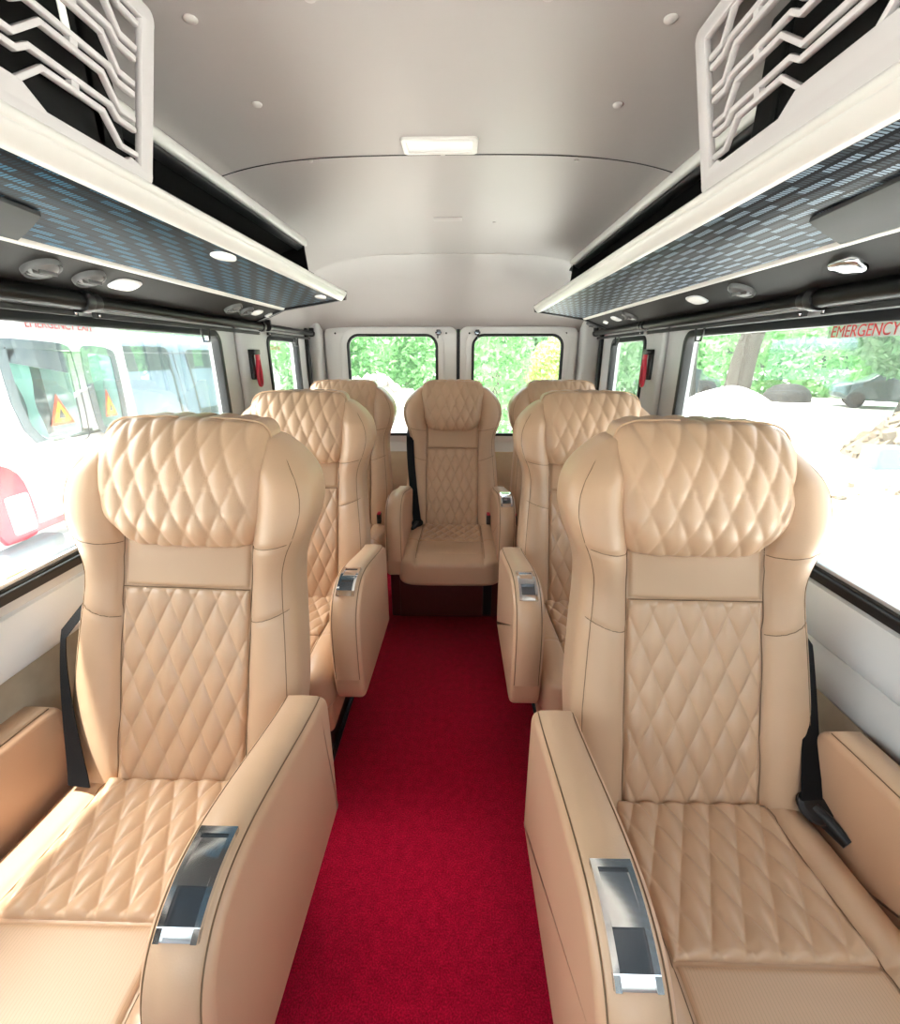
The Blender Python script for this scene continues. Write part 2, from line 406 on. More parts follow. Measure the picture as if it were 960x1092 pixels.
def arm(parent, cx, name, plate_=True, hw=.045, mat='leather_side', low=False):
    global ARM, APROF, TQ, TL
    if low:
        keep = (ARM, APROF, TQ, TL); ARM = ARM_W; APROF = arm_profile(); TQ, TL = top_path()
        r = arm(parent, cx, name, plate_, hw, mat); ARM, APROF, TQ, TL = keep; return r
    V, F = pad(APROF, hw, .016, 6, lambda y, z, w: (cx+w, y, z))
    a = link(name, mesh(name, V, F, math.radians(60)), mat, parent)
    top = MB()
    # separate upholstered top strip with stitched edges
    n = 60; xs = [-(hw-.010), -(hw-.013), 0, (hw-.013), (hw-.010)]; hs = [-.004, .0038, .0048, .0038, -.004]
    VV = []
    for i in range(n+1):
        s = TL[-1]*(i/n)
        for x, h in zip(xs, hs):
            y, z = tp(s, h); VV.append((cx+x, y, z))
    top.add(VV, gridfaces(n+1, 5)); top.build('top_strip', 'leather' if mat == 'leather_side' else mat, a, auto=80)
    for sx in (-1, 1):
        seams = MB(); pts = []
        for i in range(n+1):
            y, z = tp(TL[-1]*i/n, -.0005); pts.append((cx+sx*(hw-.0095), y, z))
        seams.tube(pts, .0011, 5)
        seams.build('seam', 'thread', a)
    if plate_:
        s0, s1 = .338, .455; w = .0265; rim = MB()
        cslab(rim, s0, s0+.010, cx-w, cx+w, -.004, .012); cslab(rim, s1-.014, s1, cx-w, cx+w, -.004, .0125, .008)
        cslab(rim, s0, s1, cx-w, cx-w+.0075, -.004, .0122); cslab(rim, s0, s1, cx+w-.0075, cx+w, -.004, .0122)
        f = rim.build('recline_plate', 'chrome', a, auto=30)
        lv = MB(); cslab(lv, s0+.014, s0+.068, cx-w+.0075, cx+w-.0075, .002, .0090, .0130); lv.build('recline_lever', 'chrome', f, auto=30)
        rc = MB(); cslab(rc, s0+.009, s1-.013, cx-w+.005, cx+w-.005, -.004, .0080, .0072); 
        rc.build('recess', 'steel_dark', f, auto=30)
    return a
def make_seat(m, loc, label, group, dark=False, bshift=0., btilt=0.):
    """m: +1 window side is +x, -1 window side is -x, 0 centre seat"""
    L = 'leather_dark' if dark else 'leather'; LB = 'leather_dark' if dark else 'leather_band'
    LS = 'leather_dark' if dark else 'leather_side'
    t = empty('passenger_seat', loc, label, 'seat', group)
    # backrest ------------------------------------------------
    back, BV = make_back(t, (L,))
    def surf(X, Z): return RAKE*(Z-ZB)
    def fq(X, Z):
        e = edgeprof(X, Z, -.145, .145, .405, PANEL_TOP)
        q = quilt(X+.010, Z-.42, .0535, .112, .0095, .40)
        return X, surf(X, Z)+.008-.0095*e-q*e, Z
    qp = panelgrid(-.145, .145, .405, PANEL_TOP, 150, 230, fq, 'quilted_panel', L, back)
    def fn(X, Z):
        sag = .012*(1-(X/.145)**2)
        e = edgeprof(X, Z, -.145, .145, PANEL_TOP, NECK_TOP+.03, .012)
        return X, surf(X, Z)+.008-.012*e-.004*np.cos(X/.145*PI/2), Z
    panelgrid(-.145, .145, PANEL_TOP+.001, NECK_TOP+.03, 50, 40, fn, 'neck_panel', LB, back)
    sm = MB()
    for sx in (-1, 1):
        sm.tube([on_surf(BV, sx*.1475, z, .001) for z in np.linspace(.41, .97, 50)], .0010, 5)
        sm.tube([on_surf(BV, sx*x, .945+.02*(x-.2)/.1, .0002) for x in np.linspace(.15, .236, 24)], .0009, 5)
        sm.tube([on_surf(BV, sx*x, .79+.35*(x-.2), .0002) for x in np.linspace(.15, .236, 24)], .0009, 5)
        sm.tube([on_surf(BV, sx*(smooth_w(z)-.020), z, .0004) for z in np.linspace(.43, 1.13, 70)], .0009, 5)
    sm.tube([(x, surf(0, PANEL_TOP)-.0035-.0006, PANEL_TOP) for x in np.linspace(-.144, .144, 30)], .0011, 5)
    sm.build('seam', 'thread', back)
    # headrest --------------------------------------------------
    A, B, P, k = superbox(330, 240, 6, 8)
    zc, hz = 1.066, .131
    Z = zc+P*hz
    wo = np.interp(P, [-1, -.8, -.5, -.1, .4, .8, 1], [.130, .150, .185, .208, .212, .207, .200])   # window side
    wi = np.interp(P, [-1, -.8, -.4, .2, 1], [.170, .173, .178, .182, .178])                       # aisle side
    if m == 0: wi = wo = np.interp(P, [-1, -.8, -.5, 0, .5, 1], [.128, .145, .158, .170, .177, .172])
    XX = np.where(A*(m if m else 1) > 0, A*wo, A*wi)
    D = .066*(1-.10*sstep(P, .2, 1.)-.28*sstep(-P, .3, 1.))
    q = quilt(XX+.012, Z-1.03+.03*XX, .0535, .112, .0095, .38)
    fr = (np.clip(-B*1.4, 0, 1)+np.clip(P-.75, 0, .25)*2*(B < .4))*(1-.9*sstep(np.abs(A), .80, .94))
    n_front = np.clip(fr, 0, 1)
    Yl = B*D-.012*(1-(XX/.19)**2)*(B < 0)
    Y = Yl-q*n_front*(P < .97)+.030+RAKE*(Z-ZB)-.01+.040*np.clip((P-.15)/.85, 0, 1)**2.2*(B < .5)+.010*np.clip((-P-.5)/.5, 0, 1)**2
    Z2 = Z+q*np.clip((P-.80)/.2, 0, 1)*.5+.006*(1-(XX/.19)**2)*(P > 0)
    hd = sbmesh('headrest', XX, Y, Z2, L, t)
    HV = np.stack([XX, Y, Z2], -1).reshape(-1, 3)
    # piping on both sides of the headrest
    pp = MB()
    for sx in (-1, 1):
        w_ = (wo if (sx == m or m == 0) else wi)
        pts = []
        for i in range(8, 232):
            z = Z2[i].mean(); pts.append((sx*(w_[i, 0]*max(k[i], .2)+.0003), .030+RAKE*(Z[i, 0]-ZB)-.01-.010, z))
        pp = MB(); pp.tube(pts[::3], .0024, 6); pp.build('piping', LB, hd)
    # two shallow upholstered wings lie in the backrest; back shell cover
    bs = MB(); 
    bs.bbox(-.205, .205, .115, .132, .40, .46, .006); sh = bs.build('rear_hinge_cover', 'backshell', back)
    # cushion -----------------------------------------------------
    A, B, P, k = superbox(220, 200, 7, 7)
    y0, y1 = -.50, .04
    Yc = (y0+y1)/2+P*(y1-y0)/2; 
    X = A*.252
    topz = lambda x, y: .428+.020*sstep(-y, .05, .35)-.015*sstep(-y, .38, .5)+.014*np.sin(PI*np.clip((np.abs(x)-.158)/(.252-.158), 0, 1))
    Zc = .36+B*.068
    ft = np.clip(B, 0, 1)
    Zc = np.where(B > 0, .36+(topz(X, Yc)-.36)*B, .36+B*(.070))
    Zc -= np.where(B > .5, .006*groove(np.abs(X)-.162)+.005*groove(Yc+.285, .004), 0)
    cu = sbmesh('seat_cushion', X, Yc, Zc, L, t)
    CV = np.stack([X, Yc, Zc], -1).reshape(-1, 3)[(B > .3).reshape(-1)]
    def fc(X, Yg):
        e = edgeprof(X, Yg, -.160, .160, -.283, -.004, .012); q = quilt(X+.01, Yg, .0535, .105, .012, .45)
        return X, Yg, topz(X, Yg)-.008+.010*e+q*e
    panelgrid(-.160, .160, -.283, -.004, 150, 150, fc, 'quilted_panel', L, cu)
    def fp(X, Yg):
        e = edgeprof(X, Yg, -.160, .160, -.43, -.286, .012)
        return X, Yg, topz(X, Yg)-.008+.0105*e
    panelgrid(-.160, .160, -.43, -.286, 60, 40, fp, 'perforated_panel', 'perf' if not dark else L, cu)
    sc = MB()
    def onc(x, y):
        d = (CV[:, 0]-x)**2+(CV[:, 1]-y)**2; i = int(np.argmin(d)); return (x, y, CV[i, 2]+.003)
    for sx in (-1, 1):
        sc = MB(); sc.tube([onc(sx*.163, y) for y in np.linspace(-.01, -.46, 40)], .0009, 5); sc.build('seam', 'thread', cu)
    # front apron of the cushion and base -------------------------
    ap = MB()
    if m: ap.bbox(-.235, .235, -.455, .02, .19, .325, .02, 3); ap.build('seat_apron', LS, t) if m else None
    fr_ = MB()
    if m == 0: fr_.bbox(-.20, .20, -.28, .0, .296, .318, .004)
    for sx in ((-1, 1) if m else ()):
        fr_.bbox(sx*.17-.02, sx*.17+.02, -.36, .03, .015, .20, .004); fr_.bbox(sx*.17-.03, sx*.17+.03, -.40, .06, 0, .018, .003)
    if m: fr_.box(-.17, .17, -.30, -.27, .12, .15); fr_.box(-.17, .17, -.05, -.02, .12, .15)
    fr_.build('seat_frame', 'black', t)
    # arms ---------------------------------------------------------
    if m == 0:
        arm(t, .262, 'armrest', True, .042, LS); arm(t, -.262, 'armrest', False, .042, LS)
    else:
        arm(t, -m*.299, 'armrest', True, .045, LS); arm(t, m*.303, 'armrest', False, .040, LS, True)
    # belt -----------------------------------------------------------
    sd = m if m else -1
    xb = (.190 if m < 0 else .236) if m else .190; xt = (.268 if m < 0 else .258) if m else .240
    zt = .74 if m else .90
    bl = MB(); path = []
    for i in range(17):
        f = i/16; z = zt+(.455-zt)*f
        x = xt+(xb-xt)*f**1.5; y = RAKE*(z-ZB)+(.050*(1-f)**.8)-((.060 if m < 0 else .044) if m else .068)
        path.append((x, y, z))
    path = [(xt+.006, path[0][1]+.09, zt+.03)]+path
    hwid = .026 if m < 0 else .022; V = []; 
    for i, (x, y, z) in enumerate(path):
        tw = (.75*(1-i/len(path))**.7 if m < 0 else .55*(1-i/len(path))) if m else .3*(1-i/len(path))
        dx, dy = math.cos(tw)*hwid, math.sin(tw)*hwid
        V += [(sd*(x-dx), y-dy, z), (sd*(x+dx), y+dy, z), (sd*(x+dx), y+dy+.0025, z), (sd*(x-dx), y-dy+.0025, z)]
    F = list(gridfaces(len(path), 4, False, True)); F += [(0, 1, 2, 3), tuple(len(V)-4+i for i in (3, 2, 1, 0))]
    bl.add(V, F); b = bl.build('seat_belt', 'belt', t, auto=50)
    tg = MB(); ex, ey, ez = path[-1]
    tg.lathe((sd*ex, ey-.002, ez+.004), (0, -.35, 1), [(.020, -.004), (.031, -.003), (.033, 0), (.031, .004), (.02, .005)], 24)
    tg.tube([(sd*ex, ey, ez), (sd*(ex+.012), ey-.025, ez-.006), (sd*(ex+.026), ey-.062, ez-.016)], [.016, .018, .013], 12, sx=.7)
    if m >= 0: tg.build('belt_stop', 'black', b)
    bk = MB(); bk.bbox(sd*-(xb+.015)-.011, sd*-(xb+.015)+.011, -.045, .0, .445, .50, .004); bo = bk.build('buckle', 'black', t)
    rb = MB(); rb.bbox(sd*-(xb+.015)-.009, sd*-(xb+.015)+.009, -.043, -.004, .499, .507, .002); rb.build('release_button', 'red', bo)
    for o in (back, hd):
        o.location.x += bshift; o.rotation_euler.y = btilt
        if btilt: o.location.x -= math.tan(btilt)*ZB
    return t
def copy_tree(o, parent=None, noarm=False):
    c = o.copy(); COL.objects.link(c); c.parent = parent
    for ch in list(o.children):
        if noarm and any(g.name.startswith('recline_plate') for g in ch.children): continue
        copy_tree(ch, c)
    return c
S_L = make_seat(-1, (-.632, .757, 0), 'large beige quilted leather seat in the left foreground beside the white van window', 'beige quilted passenger seats', False, .0, .03)
S_R = make_seat(1, (.500, .725, 0), 'large beige quilted leather seat in the right foreground beside the sandy yard window', 'beige quilted passenger seats', False, .006, .012)
def again(src, loc, label, bs=0., bt=0., noarm=False):
    c = copy_tree(src, None, noarm); c.location = loc; c['label'] = label
    for o in c.children:
        if o.name.split('.')[0] in ('backrest', 'headrest'):
            o.location.x = bs-math.tan(bt)*ZB; o.rotation_euler.y = bt
    return c
again(S_L, (-.630, 1.575, 0), 'beige quilted seat in the middle row left of the aisle, under the left red hammer')
again(S_R, (.500, 1.560, 0), 'beige quilted seat in the middle row right of the aisle, under the right red hammer')
again(S_L, (-.655, 2.40, 0), 'beige quilted seat in the back row by the left wall, left of the central seat', noarm=True)
again(S_R, (.560, 2.40, 0), 'beige quilted seat in the back row by the right wall, right of the central seat', noarm=True)
S_C = make_seat(0, (-.042, 2.40, 0), 'tan quilted seat in the middle of the back row at the aisle end', 'beige quilted passenger seats')

# ------------------------------------------------------------------ the van shell
XL, XR, YF, YB = -.975, .885, -1.35, 3.15
XC = (XL+XR)/2; HW = (XR-XL)/2
def struct(o): o['kind'] = 'structure'; return o
fl = MB(); fl.box(XL-.05, XR+.05, YF, YB+.05, -.04, 0); struct(fl.build('floor', 'carpet', auto=30))
mapL = lambda u, v, w: (XL-w, u, v)      # wall plates grow outwards
mapR = lambda u, v, w: (XR+w, u, v)
mapB = lambda u, v, w: (u, YB+w, v)
outl = [(YF, 0), (YB+.04, 0), (YB+.04, 1.50), (YF, 1.50)]
W1 = rrect(-.30, 1.93, .835, 1.435, .05); W2 = rrect(2.395, 2.86, .835, 1.435, .05); W0 = rrect(-1.25, -.42, .835, 1.435, .05)
W1R = rrect(-.30, 1.915, .815, 1.430, .05); W2R = rrect(2.30, 2.82, .815, 1.430, .05); W0R = rrect(-1.25, -.42, .815, 1.430, .05)
struct(plate('wall_left', outl, .05, mapL, 'wallgrey', None, [W0, W1, W2]))
struct(plate('wall_right', outl, .05, mapR, 'wallgrey', None, [W0R, W1R, W2R]))
wn = 0
def window(W, mapf, silver=True):
    global wn
    wn += 1
    g = struct(plate('window_%d' % wn, W, .004, lambda u, v, w: mapf(u, v, w+.028), 'glass'))
    fr = plate('window_gasket', W, .034, lambda u, v, w: mapf(u, v, w-.008), 'rubber', g, [inset(W, .024)], .003)
    if silver:
        us = [p[0] for p in W]; vs = [p[1] for p in W]
        tr = MB()
        a = mapf(min(us)+.06, min(vs)+.030, .004); b = mapf(max(us)-.06, min(vs)+.040, .016)
        tr.bbox(min(a[0], b[0]), max(a[0], b[0]), min(a[1], b[1]), max(a[1], b[1]), min(a[2], b[2]), max(a[2], b[2]), .002)
        tr.build('track', 'silver', g)
        tr2 = MB(); a = mapf(min(us)+.05, min(vs)+.020, .0); b = mapf(max(us)-.05, min(vs)+.030, .02)
        tr2.box(min(a[0], b[0]), max(a[0], b[0]), min(a[1], b[1]), max(a[1], b[1]), min(a[2], b[2]), max(a[2], b[2])); tr2.build('track_bed', 'rubber', g)
    return g
for W in (W0, W1, W2): window(W, mapL)
for W in (W0R, W1R, W2R): window(W, mapR)
# rear doors ---------------------------------------------------------------
struct(plate('wall_back', [(XL-.05, 0), (XR+.05, 0), (XR+.05, 1.62), (XL-.05, 1.62)], .03, lambda u, v, w: mapB(u, v, w+.02), 'wallgrey', None,
             [rrect(XL+.10, XR-.14, .12, 1.50, .06)]))
SEAM = -.017
def reardoor(n, x0, x1, wx0, wx1):
    pl = rrect(x0, x1, .10, 1.515, .05); W = rrect(wx0, wx1, .815, 1.468, .075)
    d = struct(plate('door_%d' % n, pl, .03, lambda u, v, w: mapB(u, v, w-.012), 'white', None, [W], .006))
    rim = plate('raised_rim', inset(W, -.045), .012, lambda u, v, w: mapB(u, v, w-.020), 'white', d, [inset(W, -.002)], .004)
    g = struct(plate('window_%d' % (6+n), W, .004, lambda u, v, w: mapB(u, v, w+.006), 'glass'))
    plate('window_gasket', inset(W, -.004), .024, lambda u, v, w: mapB(u, v, w-.024), 'rubber', g, [inset(W, .014)], .003)
    return d
d1 = reardoor(1, XL+.085, SEAM-.006, -.742, -.150)
d2 = reardoor(2, SEAM+.012, XR-.125, .078, .668)
gp = MB(); gp.bbox(SEAM-.008, SEAM+.014, YB-.016, YB+.02, .10, 1.50, .003); struct(gp.build('trim_1', 'rubber'))
for d, sx in ((d1, -1), (d2, 1)):
    lt = MB(); x = SEAM+sx*.115+(.01 if sx > 0 else -.01)
    lt.bbox(x-.014, x+.014, YB-.045, YB-.02, 1.462, 1.496, .005); lt.tube([(x-.02, YB-.035, 1.478), (x+.02, YB-.035, 1.478)], .006, 10)
    lt.tube([(x+sx*.004, YB-.04, 1.462), (x+sx*.004, YB-.05, 1.445)], .004, 8)
    lt.build('door_latch', 'steel_dark', d)
    for hx in (SEAM+sx*.075, SEAM+sx*(.80 if sx < 0 else .70)):
        hb = MB(); hb.lathe((hx, YB-.013, 1.475), (0, -1, 0), [(.006, 0), (.006, .002), (.003, .003)], 12); hb.build('screw_hole', 'black', d)
lw = MB(); lw.bbox(XL+.01, XR-.01, YB-.028, YB-.014, .02, .70, .004); struct(lw.build('trim_2', 'lowbeige'))
# corner pillars, door frame and rear side trims
for nm, x0, x1 in (('trim_3', XL, XL+.075), ('trim_4', XR-.115, XR)):
    c = MB(); c.bbox(x0, x1, YB-.10, YB+.02, 0, 1.56, .03, 5); struct(c.build(nm, 'wallgrey'))
for nm, x in (('trim_5', XL), ('trim_6', XR)):
    s = 1 if x < 0 else -1; c = MB(); c.bbox(min(x, x+s*.02), max(x, x+s*.02), 2.985, 3.025, .02, 1.50, .006); struct(c.build(nm, 'rubber'))
# pillar mouldings between the windows (soft vertical boxes)
for nm, x, y0, y1, mt in (('trim_7', XL, 2.05, 2.18, 'wallgrey'), ('trim_8', XR, 2.06, 2.17, 'wallgrey')):
    s = 1 if x < 0 else -1; c = MB(); c.bbox(min(x, x+s*.028), max(x, x+s*.028), y0, y1, .30, 1.48, .014, 4); struct(c.build(nm, mt))
# sills and lower walls
def extr(prof, y0, y1, name, mat, parent=None, closed=True, auto=30):
    n = len(prof); V = [(x, y, z) for y in (y0, y1) for x, z in prof]
    F = [(i, (i+1) % n, n+(i+1) % n, n+i) for i in range(n)]+[tuple(range(n)), tuple(range(2*n-1, n-1, -1))]
    return link(name, mesh(name, V, F, math.radians(auto)), mat, parent)
for nm, x, s in (('trim_9', XL, 1), ('trim_10', XR, -1)):
    p = [(x, .812), (x+s*.010, .808), (x+s*.024, .760), (x+s*.028, .735), (x+s*.026, .700), (x+s*.020, .690), (x, .690)]
    struct(extr(p, YF, YB-.03, nm, 'sill', auto=40))
    p = [(x, .690), (x+s*.018, .690), (x+s*.018, .0), (x, .0)]
    struct(extr(p, YF, YB-.03, 'baseboard_left' if s > 0 else 'baseboard_right', 'lowwall'))
    if s < 0: struct(extr([(x, .692), (x-.022, .688), (x-.024, .59), (x-.018, .58), (x, .58)], YF, YB-.03, 'trim_17', 'wallgrey'))
# ceiling -------------------------------------------------------------------
def ceilz(x, y):
    u = np.clip(np.abs((x-XC)/HW), 0, 1); f = np.sqrt(np.clip(1-u**4, 0, 1))
    t = np.clip((y-2.655)/(YB+.02-2.655), 0, 1); k = 1-.93*(t**1.25)*(.72+.28*t)
    return 1.465+.375*f*k
def ceiling():
    th = np.linspace(-1, 1, 90); xs = XC+HW*np.sign(th)*(1-(1-np.abs(th))**1.7); ys = np.concatenate([np.linspace(YF, 2.60, 60), np.linspace(2.62, YB+.02, 46)])
    X, Y = np.meshgrid(xs, ys, indexing='ij'); Z = ceilz(X, Y)
    for ys_, dep in ((1.405, .004), (2.655, .003)):
        pass
    V = np.stack([X, Y, Z], -1).reshape(-1, 3); V2 = V.copy(); V2[:, 2] += .03
    n = len(V); F = gridfaces(len(xs), len(ys)).tolist(); F += [[i+n for i in f[::-1]] for f in F]
    me = bpy.data.meshes.new('ceiling'); me.from_pydata(np.concatenate([V, V2]).tolist(), [], F); me.update()
    for p in me.polygons: pass
    o = link('ceiling', me, 'ceil'); return struct(o)
ceiling()
# panel joints
for i, ys_ in enumerate((1.43, 2.655)):
    t = MB(); pts = [(x, ys_+.022*((x-XC)/.62)**2, float(ceilz(np.array(x), np.array(ys_)))-.0008) for x in np.linspace(XC-.64, XC+.64, 50)]
    t.tube(pts, .0014 if i == 0 else .002, 6); struct(t.build('trim_%d' % (11+i), 'button' if i else 'flap'))
# outer roof skin so no light leaks
rf = MB(); rf.box(XL-.08, XR+.08, YF-.02, YB+.06, 1.90, 1.93)
struct(rf.build('trim_13', 'white'))
for nm, x0, x1 in (('trim_14', XL-.08, XL-.05), ('trim_15', XR+.05, XR+.08)):
    b_ = MB(); b_.box(x0, x1, YF-.02, YB+.06, 1.48, 1.91); struct(b_.build(nm, 'white'))
b_ = MB(); b_.box(XL-.05, XR+.05, YB+.03, YB+.06, 1.60, 1.91); struct(b_.build('trim_16', 'white'))
# front bulkhead with the windscreen (behind the viewer)
struct(plate('wall_front', [(XL-.05, 0), (XR+.05, 0), (XR+.05, 1.9), (XL-.05, 1.9)], .03, lambda u, v, w: (u, YF-.04+w, v), 'wallgrey', None, [rrect(XL+.08, XR-.08, .80, 1.62, .1)]))
struct(plate('window_9', rrect(XL+.08, XR-.08, .80, 1.62, .1), .005, lambda u, v, w: (u, YF-.03+w, v), 'glass'))

# ceiling lamp, slot and buttons --------------------------------------------
def cz(x, y): return float(ceilz(np.array(x), np.array(y)))
lp = empty('ceiling_lamp', (-.055, 1.372, cz(-.055, 1.372)+.004), 'rectangular white ceiling lamp in the middle of the roof panel', 'lamp')
V, F = prism(rrect(-.095, .095, -.046, .046, .012), .012, lambda u, v, w: (u, v, -w+.002), [rrect(-.082, .082, -.034, .034, .006)], .002)
link('lamp_frame', mesh('lamp_frame', V, F), 'trimwhite', lp)
b = MB(); b.bbox(-.083, .083, -.035, .035, -.006, .003, .002); b.build('lamp_lens', 'lampwhite', lp)
sl = MB(); sl.bbox(-.055, .055, -.022, .022, -.004, .004, .002)
o = sl.build('ceiling_slot_cover', 'ceil'); o.location = (-.052, 2.02, cz(-.052, 2.02)); tag(o, 'slim flush rectangular cover on the roof behind the ceiling lamp', 'cover')
bt = MB(); bt.lathe((0, 0, .001), (0, 0, -1), [(.0135, 0), (.0135, .003), (.011, .0055), (.006, .007), (.0001, .0075)], 20)
names = ['near left, just inside the left grille', 'near the top edge, left of centre', 'near the top edge, right of centre', 'near right, just inside the right grille',
         'left of the ceiling lamp', 'right of the ceiling lamp', 'on the panel joint, left of the lamp', 'on the panel joint, directly behind the lamp', 'on the panel joint, right of the lamp', 'right of the slim cover on the rear panel']
b0 = None
for i, (x, y) in enumerate([(-.424, .905), (-.226, .871), (.126, .876), (.324, .921), (-.428, 1.156), (.326, 1.176), (-.409, 1.45), (-.05, 1.427), (.309, 1.462), (.131, 2.072)]):
    if b0 is None: o = b0 = bt.build('ceiling_clip', 'button')
    else: o = b0.copy(); COL.objects.link(o)
    o.location = (x, y, cz(x, y)); sc_ = .8 if i < 6 else .55; o.scale = (sc_,)*3
    tag(o, 'small round ceiling clip '+names[i], 'clip', 'round ceiling clips')

# ------------------------------------------------------------------ luggage racks
def rack(s, yend, yrail, fab):
    """s=-1 left, +1 right; u = distance from the van axis"""
    cx = XC
    def P(u, z): return (cx+s*u, z)
    side = 'left' if s < 0 else 'right'
    y0 = YF+.05
    r = empty('luggage_rack', (cx+s*.60, y0, 1.5), 'long %s luggage rack with %s woven underside above the %s windows' % (side, 'blue flecked' if s < 0 else 'grey flecked', side), 'luggage rack')
    def ex(prof, ya, yb, name, mat, par=None, auto=30):
        o = extr([P(u, z) for u, z in prof], ya, yb, name, mat, None, auto=auto); o.parent = par or r
        o.matrix_parent_inverse = Matrix.Translation(-Vector(r.location)); return o
    # lip trim: rounded bar section
    lip = chaikin([(.484, 1.566), (.474, 1.569), (.464, 1.580), (.460, 1.588), (.4605, 1.5895), (.458, 1.591), (.455, 1.598), (.458, 1.604), (.470, 1.605), (.482, 1.600), (.486, 1.590), (.500, 1.580), (.498, 1.570)], 1, True)
    ex(lip, y0, yend, 'lip_trim', 'trimwhite', auto=60)
    ex([(.480, 1.575), (.740, 1.536), (.740, 1.546), (.480, 1.586)], y0, yend-.01, 'fabric_panel', fab)
    ex(chaikin([(.734, 1.540), (.738, 1.531), (.750, 1.527), (.756, 1.532), (.756, 1.545), (.738, 1.548)], 1, True), y0, yend+.01, 'edge_strip', 'trimwhite', auto=60)
    ex([(.752, 1.534), (.905, 1.472), (.928, 1.472), (.928, 1.60), (.752, 1.56)], y0, yend+.06, 'service_panel', 'panel')
    # bin: back and top lining
    bin_ = ex([(.50, 1.572), (.920, 1.598), (.905, 1.616), (.865, 1.650), (.805, 1.705), (.755, 1.738), (.70, 1.762), (.630, 1.782), (.630, 1.772), (.70, 1.752), (.75, 1.728), (.80, 1.695), (.86, 1.640), (.90, 1.608), (.50, 1.580)], y0, yend-.02, 'bin_lining', 'black_matte')
    # rolled dark bolster seen in the opening
    tb = MB(); tb.tube([(cx+s*.60, .5, 1.632), (cx+s*.60, yend-.06, 1.632)], .042, 20); o = tb.build('bin_bolster', 'panel'); o.parent = r; o.matrix_parent_inverse = Matrix.Translation(-Vector(r.location))
    # end cap
    ec = ex([(.458, 1.606), (.463, 1.570), (.742, 1.528), (.905, 1.470), (.928, 1.50), (.925, 1.61), (.70, 1.60), (.52, 1.60)], yend-.004, yend+.018, 'end_cap', 'black')
    # upper rail against the roof
    rail = chaikin([(.612, 1.775), (.607, 1.782), (.607, 1.803), (.622, 1.803), (.640, 1.795), (.640, 1.780), (.622, 1.775)], 1, True)
    ex(rail, y0, yrail, 'roof_rail', 'trimwhite', auto=60)
    ex([(.622, 1.776), (.622, 1.768), (.645, 1.757), (.656, 1.765), (.645, 1.79)], y0, yrail+.012, 'rail_channel', 'black')
    ex([(.618, 1.785), (.600, 1.60), (.905, 1.60), (.86, 1.65), (.80, 1.70), (.70, 1.76)], yend-.03 if s < 0 else yrail-.03, (yend-.02) if s < 0 else yrail-.02, 'bin_end', 'black_matte')
    rl = lambda o: (setattr(o, 'parent', r), setattr(o, 'matrix_parent_inverse', Matrix.Translation(-Vector(r.location))))
    nrm = Vector((-s*.062, 0, -.153)).normalized()       # outward of service panel
    def sp(u, off=0): # point on service panel
        z = 1.534-(u-.752)*(.062/.153); return Vector((cx+s*u, 0, z))+nrm*off
    ud = Vector((s*.153, 0, -.062)).normalized()
    def oval(y, u, hu, hy, h, name, mat, n=3.2, par=None, base=0.):
        mb = MB(); V = []; N = 40; prof = [(1, -.004), (1, h*.6), (.93, h*.9), (.82, h), (.0, h)]
        for k_, hh in prof:
            for j in range(N):
                a = 2*PI*j/N; c, q = math.cos(a), math.sin(a)
                p = sp(u, hh+base)+ud*(hu*k_*math.copysign(abs(c)**(2/n), c))+Vector((0, y+hy*k_*math.copysign(abs(q)**(2/n), q), 0)); V.append(p[:])
        mb.add(V, gridfaces(len(prof), N, False, True)); mb.add([], [])
        o = mb.build(name, mat, auto=60)
        if par is None: rl(o)
        else: o.parent = par; o.matrix_parent_inverse = par.matrix_parent_inverse.copy() if False else Matrix.Translation(-Vector(r.location))
        return o
    def vent(y, u, rad, tilt=.0):
        mb = MB(); c = sp(u)+Vector((0, y, 0))
        mb.lathe(c, nrm, [(rad, -.004), (rad, .006), (rad*.93, .011), (rad*.86, .008), (rad*.84, -.002)], 36)
        o = mb.build('air_vent', 'ventgrey', auto=40); rl(o); loc = Matrix.Translation(-Vector(r.location))
        dk = MB(); dk.lathe(c, nrm, [(rad*.85, -.004), (rad*.85, .002), (0, .002)], 30); d = dk.build('vent_throat', 'black'); d.parent = o
        n2 = (nrm+Vector((0, -.15, 0))).normalized()
        lv = MB(); lv.lathe(c+nrm*.004, n2, [(rad*.80, -.002), (rad*.80, .003), (rad*.6, .007), (0, .009)], 30)
        for k_ in (-.4, 0, .4):
            lv.bbox(c.x-.0012+k_*rad*abs(ud.x), c.x+.0012+k_*rad*abs(ud.x), c.y-rad*.6, c.y+rad*.6, c.z-.016, c.z-.008, .0008)
        l = lv.build('louvre', 'ventgrey'); l.parent = o
    def lamp(y, u, hy, hu, fab_=False):
        if fab_:
            mb = MB(); z = 1.575-(u-.480)*(.039/.260)
            V = []; N = 36; prof = [(1, -.002), (1, .004), (.9, .006), (.0, .006)]
            for k_, hh in prof:
                for j in range(N):
                    a = 2*PI*j/N; V.append((cx+s*(u+hu*k_*math.cos(a)), y+hy*k_*math.sin(a), z-hh))
            mb.add(V, gridfaces(len(prof), N, False, True)); o = mb.build('reading_lamp', 'lampwhite', auto=60); rl(o)
        else:
            o = oval(y, u, hu*1.12, hy*1.1, .003, 'lamp_bezel', 'silver'); o2 = oval(y, u, hu, hy, .006, 'lamp_lens', 'lampwhite'); o2.parent = o; o2.matrix_parent_inverse = Matrix.Identity(4)
    def slider(y, u):
        o = oval(y, u, .012, .016, .010, 'switch_knob', 'lampwhite')
